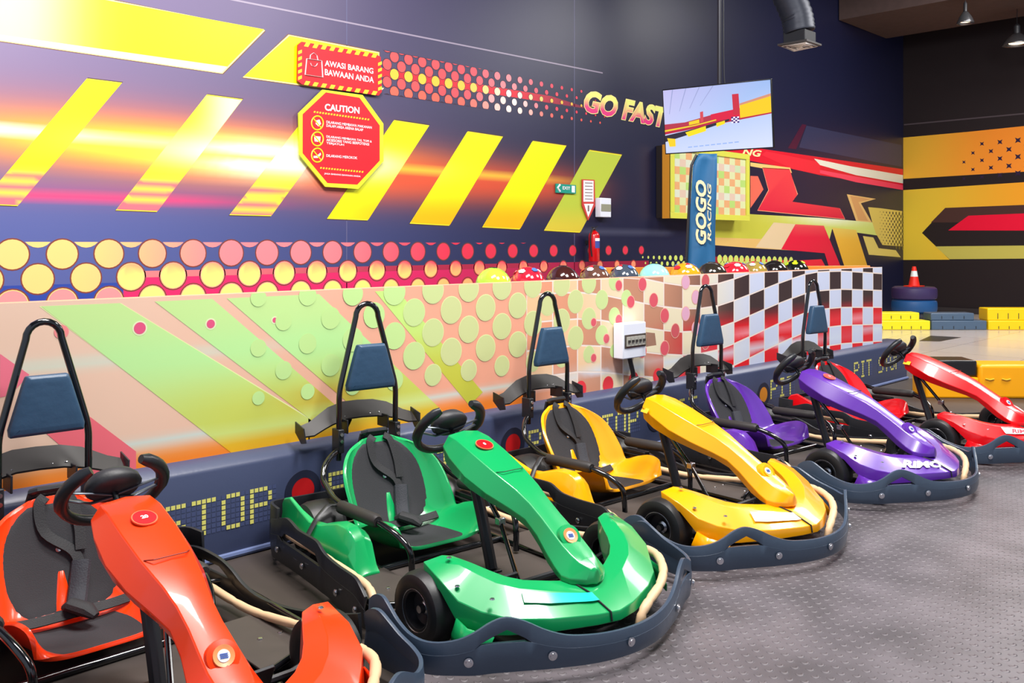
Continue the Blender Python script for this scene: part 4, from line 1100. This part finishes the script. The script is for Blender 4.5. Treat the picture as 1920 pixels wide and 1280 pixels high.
obj('symbol_rings', bm, yel_s, sg)
bm = B()
for P_ in ([(592, 226), (599, 224), (602, 232), (597, 237), (592, 232)], [(589, 255), (601, 256), (600, 266), (590, 265)], [(588, 292), (594, 292), (601, 286), (602, 290), (596, 296), (588, 296)]):
    prism(bm, [S_(on_y(u, v, ys2-.004)) for u, v in P_], (0, .001, 0))
obj('symbol_figures', bm, white, sg)
for s_, u0, v0, u1, v1, h_ in (('DILARANG MEMBAWA MAKANAN', 612, 231, 697, 241.5, 5), ('DALAM AREA ARENA BALAP', 612, 237.5, 681, 246, 5), ('DILARANG MEMBAWA TAS, TOPI &', 612, 258.5, 697, 268, 5), ('AKSESORIS YANG BERPOTENSI', 612, 264.5, 692, 273, 5),
                              ('TERJATUH', 612, 271, 645, 274.5, 5), ('DILARANG MEROKOK', 612, 294, 670, 298.5, 5), ('JAGA BARANG BAWAAN ANDA', 608, 327.5, 676, 333, 4)):
    sign_text(sg, s_, u0, v0, u1, v1, h_, white, y=ys2-.004, off=.012)
# exit sign
sg = thing('exit_sign', 'small green arrow exit sign left of the extinguisher notice', 'sign', on_y(1061, 353, YW-.03))
bm = B(); prism(bm, [S_(on_y(u, v, YW-.03)) for u, v in ((1043, 344), (1080, 347), (1080, 363), (1043, 361))], (0, .02, 0)); obj('board', bm, mat('exit_green', (20, 150, 130), .4), sg)
bm = B(); tube(bm, [S_(on_y(u, v, YW-.033)) for u, v in ((1050, 346), (1045.5, 352), (1050, 359))], .014, 5); 
prism(bm, [S_(on_y(u, v, YW-.033)) for u, v in ((1072, 348), (1078, 348.5), (1078, 361), (1072, 360.5))], (0, .001, 0)); obj('symbols', bm, white, sg)
sign_text(sg, 'EXIT', 1055, 355, 1069, 356, 6, white, y=YW-.034, off=.02); 
# extinguisher notice
sg = thing('extinguisher_notice', 'white and red arrow shaped notice above the fire extinguisher', 'sign', on_y(1103, 370, YW-.03))
def nq(y, pts): return [S_(on_y(u, v, y)) for u, v in pts]
bm = B(); prism(bm, nq(YW-.03, [(1092, 336), (1115, 337), (1116, 386), (1103, 413), (1092, 385)]), (0, .015, 0)); obj('board', bm, mat('notice_red', (206, 60, 56), .5), sg)
bm = B(); prism(bm, nq(YW-.033, [(1094, 338), (1113, 339), (1113, 378), (1094, 378)]), (0, .001, 0)); prism(bm, nq(YW-.033, [(1095, 382), (1113, 382), (1103, 407)]), (0, .001, 0)); obj('white_panels', bm, white, sg)
bm = B()
for k in range(6): prism(bm, nq(YW-.035, [(1097, 342+k*6), (1111, 342.5+k*6), (1111, 344+k*6), (1097, 343.5+k*6)]), (0, .001, 0))
prism(bm, nq(YW-.035, [(1102, 385), (1105, 385), (1105, 396), (1102, 396)]), (0, .001, 0)); obj('printed_lines', bm, mat('print_grey', (130, 110, 110), .6), sg)
# switch box
p = on_y(1131, 407, YW-.1); q = on_y(1131, 371, YW-.1); l = on_y(1124, 390, YW-.1)[0]; r = on_y(1144, 390, YW-.1)[0]
sw_ = thing('switch_box', 'small white switch box beside the extinguisher notice', 'switch box', ((l+r)/2, YW-.02, p[2]))
hw = (r-l)/2; hh = q[2]-p[2]
bm = B(); box(bm, (-hw, -.10, 0), (hw, 0, hh)); obj('casing', bm, mat('box_white', (226, 230, 242), .4), sw_, bevel=.008)
bm = B(); box(bm, (-hw*.9, -.106, hh*.3), (hw*.9, -.098, hh*.68)); obj('window', bm, mat('box_window', (150, 150, 130), .2), sw_, bevel=.003)
# fire extinguisher
p = Vector(on_y(1114, 490, YW-.14)); top = Vector(on_y(1114, 424, YW-.14)); H_ = top.z-p.z
fe = thing('fire_extinguisher', 'red fire extinguisher hanging on the mural wall under its notice', 'fire extinguisher', p)
bm = B(); R_ = .078
lathe(bm, [(0, 0), (R_*.9, 0), (R_, .012), (R_, H_*.74), (R_*.85, H_*.80), (R_*.45, H_*.86), (.02, H_*.88), (.02, H_*.93), (0, H_*.93)], (0, 0, 0), 'Z', 24); obj('cylinder', bm, mat('ext_red', (206, 14, 24), .25, coat=.5), fe)
bm = B(); tube(bm, [(-.05, 0, H_*.97), (.01, 0, H_*.95), (.07, 0, H_*1.0)], .012, 8, flat=.5); tube(bm, [(-.02, 0, H_*.9), (.0, 0, H_*.95)], .014, 8); obj('handle', bm, black, fe)
bm = B(); tube(bm, catmull([(0, -.03, H_*.9), (-.06, -.03, H_*.92), (-.10, -.02, H_*.75), (-.095, -.02, H_*.4), (-.085, -.03, H_*.15)], 5), .010, 8); obj('hose', bm, black, fe)
bm = B(); rings = [[(R_*1.01*math.sin(math.radians(a)), -R_*1.01*math.cos(math.radians(a)), z) for a in range(-40, 61, 10)] for z in (H_*.38, H_*.58)]
loft(bm, rings, closed=False, caps=False); obj('label', bm, mat('label_blue', (60, 80, 160), .4), fe)
bm = B(); rings = [[(R_*1.01*math.sin(math.radians(a)), -R_*1.01*math.cos(math.radians(a)), z) for a in range(-40, 61, 10)] for z in (H_*.58, H_*.66)]
loft(bm, rings, closed=False, caps=False); obj('label_band', bm, white, fe)
bm = B(); box(bm, (-.03, .05, H_*.5), (.03, .14, H_*.6)); obj('bracket', bm, black, fe)

# yellow framed display cabinet on the wall
yf = YW-.28
P0_ = on_y(1246, 409, yf); P1_ = on_y(1405, 409, yf); ztop = on_y(1260, 270, yf)[2]
x0_, x1_ = on_y(1257, 350, yf)[0], on_y(1405, 350, yf)[0]; z0_ = on_y(1257, 409, yf)[2]
cb = thing('display_cabinet', 'shallow yellow framed wall cabinet with pale chequered panes behind the screen', 'cabinet', ((x0_+x1_)/2, YW-.01, z0_))
hw = (x1_-x0_)/2; hh = ztop-z0_
bm = B(); box(bm, (-hw+.01, -.25, .01), (hw-.01, 0, hh-.01)); obj('case', bm, mat('cab_dark', (30, 22, 22), .6), cb)
bm = B(); box(bm, (-hw, -.265, 0), (-hw+.05, -.12, hh)); obj('side_trim', bm, mat('cab_orange', (222, 150, 44), .45), cb)
bm = B()
for a_, b_ in (((-hw, 0), (hw, .09)), ((-hw, hh-.09), (hw, hh)), ((-hw, .09), (-hw+.10, hh-.09)), ((hw-.10, .09), (hw, hh-.09)), ((-.05, .09), (.05, hh-.09))): box(bm, (a_[0], -.28, a_[1]), (b_[0], -.25, b_[1]))
obj('frame', bm, mat('cab_yellow', (214, 214, 80), .4), cb, bevel=.004)
for s in (-1, 1):
    bm = B(); cl = bm.loops.layers.float_color.new('Col')
    xa, xb = (.05, hw-.10) if s > 0 else (-hw+.10, -.05)
    for i in range(6):
        for j in range(8):
            f = bm.faces.new([bm.verts.new((xa+(xb-xa)*(i+k1)/6, -.255, .09+(hh-.18)*(j+k2)/8)) for k1, k2 in ((0, 0), (1, 0), (1, 1), (0, 1))])
            c = (226, 170, 120) if (i+j) % 2 else (216, 222, 170)
            if (i*3+j*5) % 7 == 0: c = (180, 214, 120)
            if j in (2, 6) : c = mix(c, (214, 220, 230), .5)
            for l_ in f.loops: l_[cl] = lin(c)+(1,)
    obj('printed_pane', bm, vcol_mat('pane_print', .25), cb, recalc=False)

# blue flag stand
fd = 9.15
def fl(u, v): return Vector(at_d(u, v, fd))
base_ = fl(1318, 490); fb_ = Vector((base_.x, base_.y, 0))
fg = thing('flag_banner', 'tall blue upright flag banner reading GOGO RACING behind the helmets', 'flag banner', fb_)
def F_(u, v, off=0): return fl(u, v)-fb_-Vector((c45, c45, 0))*off
# the cloth hangs from a curved pole down to knee height
right = Vector((c45, -c45, 0))
def FP(a, z, off=0): return right*a+Vector((0, 0, z))-Vector((c45, c45, 0))*off
u0_ = lambda u: (u-1318)/FPX*fd
vz = lambda v: CAMH-(v-HZ)/FPX*fd
def lx(v): return u0_(1298+(1289-1298)*(v-320)/(497-320)) if v > 320 else u0_(1298+ (320-v)**2*.012)
bm = B(); rings = []
for k in range(24):
    v = 288+k*12; a0 = lx(v); a1 = u0_(1344-(v-288)*.014)
    rings.append([FP(a0+(a1-a0)*j/6, vz(v), .02*math.sin(j*1.1+k*.35)) for j in range(7)])
rings = [r_ for r_ in rings if r_[0].z > .25]
loft(bm, rings, closed=False, caps=False); obj('flag_cloth', bm, mat('flag_blue', (24, 92, 138), .6, var=.15, scale=3), fg, solid=.004, angle=60)
bm = B(); tube(bm, [FP(lx(v)-.015, vz(v)) for v in range(290, 700, 20) if vz(v) > .02]+[FP(lx(700)-.015, .02)], .014, 8); obj('flag_pole', bm, black, fg)
bm = B(); tube(bm, [FP(lx(700)-.30, .012), FP(lx(700)+.30, .012)], .014, 8); obj('flag_foot', bm, black, fg)
def flag_text(s, u, vtop, vbot, wpx, m, off=.02):
    V, F = text_geo(s, size=1, offset=off, align='LEFT', shear=.2)
    lo, hi = min(v.x for v in V), max(v.x for v in V); yl, yh = min(v.y for v in V), max(v.y for v in V)
    bm = B()
    vs = [bm.verts.new(FP(u0_(u+wpx*(1-(v.y-yl)/(yh-yl))), vz(vbot+(vtop-vbot)*(v.x-lo)/(hi-lo)), .036)) for v in V]
    for f in F:
        try: bm.faces.new([vs[i] for i in f])
        except ValueError: pass
    obj('flag_lettering', bm, m, fg, recalc=False)
flag_text('GOGO', 1303, 338, 458, 20, mat('flag_cream', (224, 206, 160), .5), .035)
flag_text('RACING', 1325, 344, 452, 7, mat('flag_cream', (224, 206, 160), .5), .02)

# ================================================================== TV
tc_ = Vector(at_d(1343, 221, 9.2))
al = math.radians(-8.0)                                  # screen runs nearly square to the mural
tv = thing('hanging_television', 'flat television hanging from a ceiling pole showing the race track', 'television', tc_)
# horizontal direction of the screen from the measured corners
W_, H2 = 1.16, .68
ex = Vector((.20, -.98, 0)).normalized(); nrm = Vector((-ex.y*-1, -ex.x*-1, 0))
nrm = Vector((0, 0, 1)).cross(ex); 
if nrm.dot(-tc_) < 0: nrm = -nrm
tilt = math.radians(7); ez = (Vector((0, 0, 1))*math.cos(tilt)+nrm*math.sin(tilt)).normalized(); nrm = nrm-ez*nrm.dot(ez); nrm.normalize()
M = Matrix((ex, nrm, ez)).transposed().to_4x4()
bm = B(); box(bm, (-W_/2, -.03, -H2/2), (W_/2, 0, H2/2), M=M); box(bm, (-W_/4, -.07, -H2/4), (W_/4, -.03, H2/4), M=M); obj('casing', bm, mat('tv_black', (14, 14, 18), .3), tv, bevel=.004)
bm = B(); cl = bm.loops.layers.float_color.new('Col')
def scr(pts, col, L=0):
    f = bm.faces.new([bm.verts.new(M @ Vector((-W_/2+.012+(W_-.024)*a, .002+L*.0006, -H2/2+.012+(H2-.024)*b))) for a, b in pts])
    for i, l_ in enumerate(f.loops):
        l_[cl] = lin(col[i] if isinstance(col, list) else col)+(1,)
scr([(0, 0), (1, 0), (1, 1), (0, 1)], [(196, 206, 240), (206, 214, 244), (150, 178, 226), (186, 180, 226)])
scr([(0, .30), (1, .50), (1, .52), (.5, .47), (0, .38)], (180, 30, 60), 1)
scr([(0, .33), (.45, .45), (.45, .55), (.2, .47), (0, .46)], (176, 50, 70), 1)
scr([(.45, .45), (.72, .48), (.72, .62), (.45, .56)], (212, 24, 60), 2)
scr([(.72, .47), (1, .52), (1, .76), (.72, .66)], (238, 196, 20), 2); scr([(.72, .66), (1, .76), (1, .80), (.72, .69)], (206, 140, 110), 3)
scr([(.66, .52), (.72, .53), (.715, .84), (.655, .84)], (196, 40, 60), 4); scr([(.35, .45), (.38, .46), (.38, .62), (.35, .61)], (206, 70, 80), 4)
scr([(.24, .42), (.34, .44), (.34, .50), (.24, .47)], (232, 200, 30), 4)
scr([(0, .18), (.3, .30), (.62, .44), (.62, .47), (.3, .36), (0, .28)], (40, 34, 50), 5)
scr([(.04, .10), (.10, .10), (.10, .22), (.02, .24)], (240, 200, 30), 6)
scr([(.23, .24), (.40, .31), (.40, .39), (.20, .31)], (244, 214, 10), 6); scr([(.50, .36), (.58, .40), (.58, .45), (.50, .42)], (244, 214, 10), 6)
scr([(0, .34), (.3, .40), (.5, .46), (.5, .48), (.3, .42), (0, .37)], (226, 196, 40), 5)
for i in range(4):
    for j in range(4): scr([(.64+i*.018, .40+j*.024), (.658+i*.018, .40+j*.024), (.658+i*.018, .424+j*.024), (.64+i*.018, .424+j*.024)], (60, 30, 110) if (i+j) % 2 else (236, 226, 246), 7)
for k in range(4): scr([(.05+k*.10, .62+k*.03), (.055+k*.10, .62+k*.03), (.10+k*.13, 1), (.09+k*.13, 1)], (150, 156, 200), 3)
for k in range(9): scr([(.22+k*.055, .065+.004*k), (.26+k*.055, .067+.004*k), (.26+k*.055, .085+.004*k), (.22+k*.055, .083+.004*k)], (150, 176, 230), 4)
obj('screen', bm, vcol_mat('screen_image', .2, emit=1.0), tv, recalc=False)
topz = HC-tc_.z
bm = B(); Mb = M @ Vector((0, -.09, 0)); tube(bm, [(Mb.x, Mb.y, -.05), (Mb.x, Mb.y, topz-.01)], .022, 10); box(bm, (Mb.x-.05, Mb.y-.05, -.12), (Mb.x+.05, Mb.y+.05, .12)); obj('ceiling_pole', bm, mat('pole_dark', (44, 44, 50), .4, metal=.5), tv)
bm = B(); tube(bm, catmull([(Mb.x+.03, Mb.y-.03, .1), (Mb.x+.06, Mb.y-.05, .35), (Mb.x+.03, Mb.y-.03, .7), (Mb.x+.03, Mb.y-.03, topz-.02)], 5), .006, 6); obj('power_cable', bm, black, tv)

# ================================================================== CEILING THINGS
def pend(u, v, D, name_label, r=.26):
    p = Vector(at_d(u, v, D))
    L = thing('pendant_lamp', name_label, 'lamp', p, 0, 'pendant lamps over the track')
    bm = B(); lathe(bm, [(r, 0), (r*.96, .03), (r*.72, .12), (r*.36, .20), (r*.22, .22)], (0, 0, 0), 'Z', 28); obj('lamp_shade', bm, mat('lamp_metal', (120, 120, 124), .25, metal=.8), L, solid=.004)
    bm = B(); lathe(bm, [(0, .20), (r*.22, .20), (r*.22, .36), (r*.10, .40), (0, .40)], (0, 0, 0), 'Z', 20); obj('lamp_housing', bm, mat('lamp_dark', (46, 46, 50), .4), L)
    bm = B(); lathe(bm, [(0, .02), (r*.55, .03), (r*.60, .06), (0, .07)], (0, 0, 0), 'Z', 20); obj('lamp_lens', bm, mat('lamp_glow', (255, 230, 190), .4, emit=(255, 224, 180), es=2.2), L)
    bm = B(); tube(bm, [(0, 0, .4), (0, 0, HC-p.z-.01)], .006, 6); obj('lamp_wire', bm, black, L)
pend(1907, 84, 17.4, 'dark pendant lamp hanging at the top right corner of the view')
pend(1810, 44, 16.6, 'small pendant lamp tucked behind the brown ceiling beam', .15)
p = Vector(at_d(1499, 86, 13.2))
ac = thing('air_diffuser', 'square air diffuser at the end of a dark flexible duct', 'air vent', p, math.radians(0))
bm = B(); box(bm, (-.17, -.17, .03), (.17, .17, .20)); obj('plenum_box', bm, mat('duct_grey', (38, 40, 46), .6), ac, bevel=.01)
bm = B(); box(bm, (-.23, -.23, 0), (.23, .23, .03)); obj('outer_frame', bm, mat('diff_dark', (70, 66, 66), .5), ac, bevel=.004)
bm = B()
for k in range(4):
    s = .19-.05*k; tube(bm, [(-s, -s, -.01-.006*k), (s, -s, -.01-.006*k), (s, s, -.01-.006*k), (-s, s, -.01-.006*k)], .018, 4, closed=True)
obj('louvres', bm, mat('louvre_white', (236, 226, 220), .5, spec=.3), ac)
bm = B(); P_ = catmull([(0, 0, .2), (-.03, .05, .5), (-.25, .2, .95), (-.7, .45, 1.25), (-1.4, .8, HC-p.z-.26)], 10); tube(bm, P_, .22, 16, rad=[.22+.012*(i % 2) for i in range(len(P_))]); obj('flexible_duct', bm, mat('flex_duct', (56, 60, 72), .45, metal=.3), ac, angle=60)

# ================================================================== TRACK THINGS
# stack of wrapped tyres with a cone
tb = at_d(1714, 600, 18.0)
tx, ty = tb[0], tb[1]
zt_ = CAMH-(537-HZ)/FPX*18.0; th_ = .255
tr = .425
cols = [((58, 46, 92), 'purple wrapped tyre on top of the stack, under the cone'), ((30, 84, 140), 'blue wrapped tyre second from the top of the stack'), ((40, 40, 48), 'dark wrapped tyre at the bottom of the stack')]
for k, (c, lab) in enumerate(cols):
    zt2 = zt_-k*th_
    zb2 = zt2-th_ if k < 2 else 0
    bm = B(); h_ = zt2-zb2; lathe(bm, [(.20, .02), (.22, 0), (tr-.05, 0), (tr-.01, .03), (tr, .08), (tr, h_-.08), (tr-.01, h_-.03), (tr-.05, h_-.002), (.22, h_-.002), (.20, h_-.02), (.20, .02)], (0, 0, 0), 'Z', 40)
    o = obj('wrapped_tyre', bm, mat('tyre_wrap_%d' % k, c, .45)); o.location = (tx, ty, zb2); tag(o, lab, 'tyre', 'wrapped tyres in the stack')
cn = thing('traffic_cone', 'red and white traffic cone standing on the stacked tyres', 'cone', (tx-.0, ty, zt_))
hc = .40
bm = B(); box(bm, (-.15, -.15, 0), (.15, .15, .02)); box(bm, (-.24, -.02, -.002), (.24, .02, .006)); obj('cone_base', bm, mat('cone_red', (236, 40, 24), .45), cn, bevel=.004)
bm = B(); lathe(bm, [(.105, .02), (.073, hc*.50)], (0, 0, 0), 'Z', 24); lathe(bm, [(.052, hc*.78), (.034, hc), (.0, hc)], (0, 0, 0), 'Z', 24); obj('cone_body', bm, mat('cone_red', (236, 40, 24), .45), cn)
bm = B(); lathe(bm, [(.073, hc*.50), (.052, hc*.78)], (0, 0, 0), 'Z', 24); obj('cone_sleeve', bm, mat('cone_white', (226, 240, 240), .3), cn)

# modular barriers across the back of the track (a course facing the camera)
bar_r = Vector((c45, -c45, 0)); bar_f = Vector((-c45, -c45, 0))
def barrier(u0, u1, vb, vt, vlow, D, m, label, group, cut=0, left_cap=None):
    """stepped interlocking barrier: lower course full width, upper course shorter by cut px at the right"""
    a = Vector(at_d(u0, vb, D)); b = Vector(at_d(u1, vb, D)); W2 = (b-a).length; a.z = 0
    T = thing('barrier_block', label, 'barrier', a+bar_r*W2/2, -PI/4, group)
    zt2 = CAMH-(vt-HZ)/FPX*D; zl = CAMH-(vlow-HZ)/FPX*D; cw = cut/FPX*D
    bm = B(); box(bm, (-W2/2+.004, 0, 0), (W2/2-.004, .34, zl)); obj('lower_course', bm, m, T, bevel=.018, seg=3)
    bm = B(); box(bm, (-W2/2+.004, .03, zl-.001), (W2/2-.004-cw, .34, zt2)); obj('upper_course', bm, m, T, bevel=.018, seg=3)
    dk = mat(m.name+'_slot', (70, 66, 40) if 'yellow' in m.name else (40, 46, 54), .6)
    n = max(2, int(W2/.17)); bm = B()
    for k in range(1, n):
        x_ = -W2/2+W2*k/n
        box(bm, (x_-.006, -.004, zl*.12), (x_+.006, .003, zl*.42))
        if x_ < W2/2-cw: box(bm, (x_-.006, .026, zl+.03), (x_+.006, .033, zl+(zt2-zl)*.6))
    obj('moulded_slots', bm, dk, T)
    return T
by = mat('barrier_yellow', (240, 226, 24), .35); by2 = mat('barrier_yellow_deep', (250, 206, 0), .35); bg = mat('barrier_grey', (74, 96, 120), .4)
D1 = 1.5*FPX/(618.5-HZ)
barrier(1600, 1745, 618.5, 586, 601, D1, by, 'lemon yellow barrier block beyond the end of the banner wall', 'far barrier blocks', 19)
barrier(1746.5, 1851, 618, 587, 601, D1, bg, 'grey barrier block between the two yellow ones by the tyres', 'far barrier blocks', 22)
barrier(1853, 1990, 618.5, 578, 601, D1-.01, by2, 'deep yellow barrier block cut by the right edge at the back', 'far barrier blocks', 0)
# near barrier to the right of the red kart
D2 = 1.5*FPX/(748-HZ)
T = thing('barrier_block', 'long orange barrier with a moulded top just right of the red kart', 'barrier', Vector((at_d(1890, 748, D2)[0], at_d(1890, 748, D2)[1], 0)), -PI/4+math.radians(-3), 'near barrier blocks')
k_ = D2/FPX; om = mat('barrier_orange', (250, 170, 0), .35, bump=.15, scale=3)
zt3 = CAMH-(684-HZ)*k_; zl3 = CAMH-(708-HZ)*k_
bm = B(); box(bm, ((1838-1890)*k_, 0, 0), ((2100-1890)*k_, .36, zt3)); o = obj('barrier_body', bm, om, T, bevel=.03, seg=3)
bm = B(); box(bm, ((1740-1890)*k_, .0, 0), ((1838-1890)*k_-.002, .36, zl3)); obj('barrier_foot', bm, om, T, bevel=.02, seg=3)
bm = B()
for u in (1856, 1886, 1930): tube(bm, [((u-8-1890)*k_, -.006, zl3-.01), ((u-1890)*k_, -.01, zl3-.02), ((u+8-1890)*k_, -.006, zl3-.012)], .007, 6)
obj('moulded_ribs', bm, mat('barrier_orange_light', (255, 200, 60), .35), T)
T2 = thing('barrier_block', 'black barrier block seated in the notch left of the orange barrier', 'barrier', T.location, T.rotation_euler[2], 'near barrier blocks')
bm = B(); z_b = zl3+.002; zt4 = CAMH-(675-HZ)*k_
box(bm, ((1742-1890)*k_, .03, z_b), ((1838-1890)*k_-.006, .36, zt4-.01)); obj('barrier_body', bm, mat('barrier_black', (26, 24, 26), .3), T2, bevel=.02, seg=3)
# low rubber kerb of the pit box running to the right
a = Vector(on_z(1700, 716, 0)); b = Vector(on_z(1745, 672, 0))
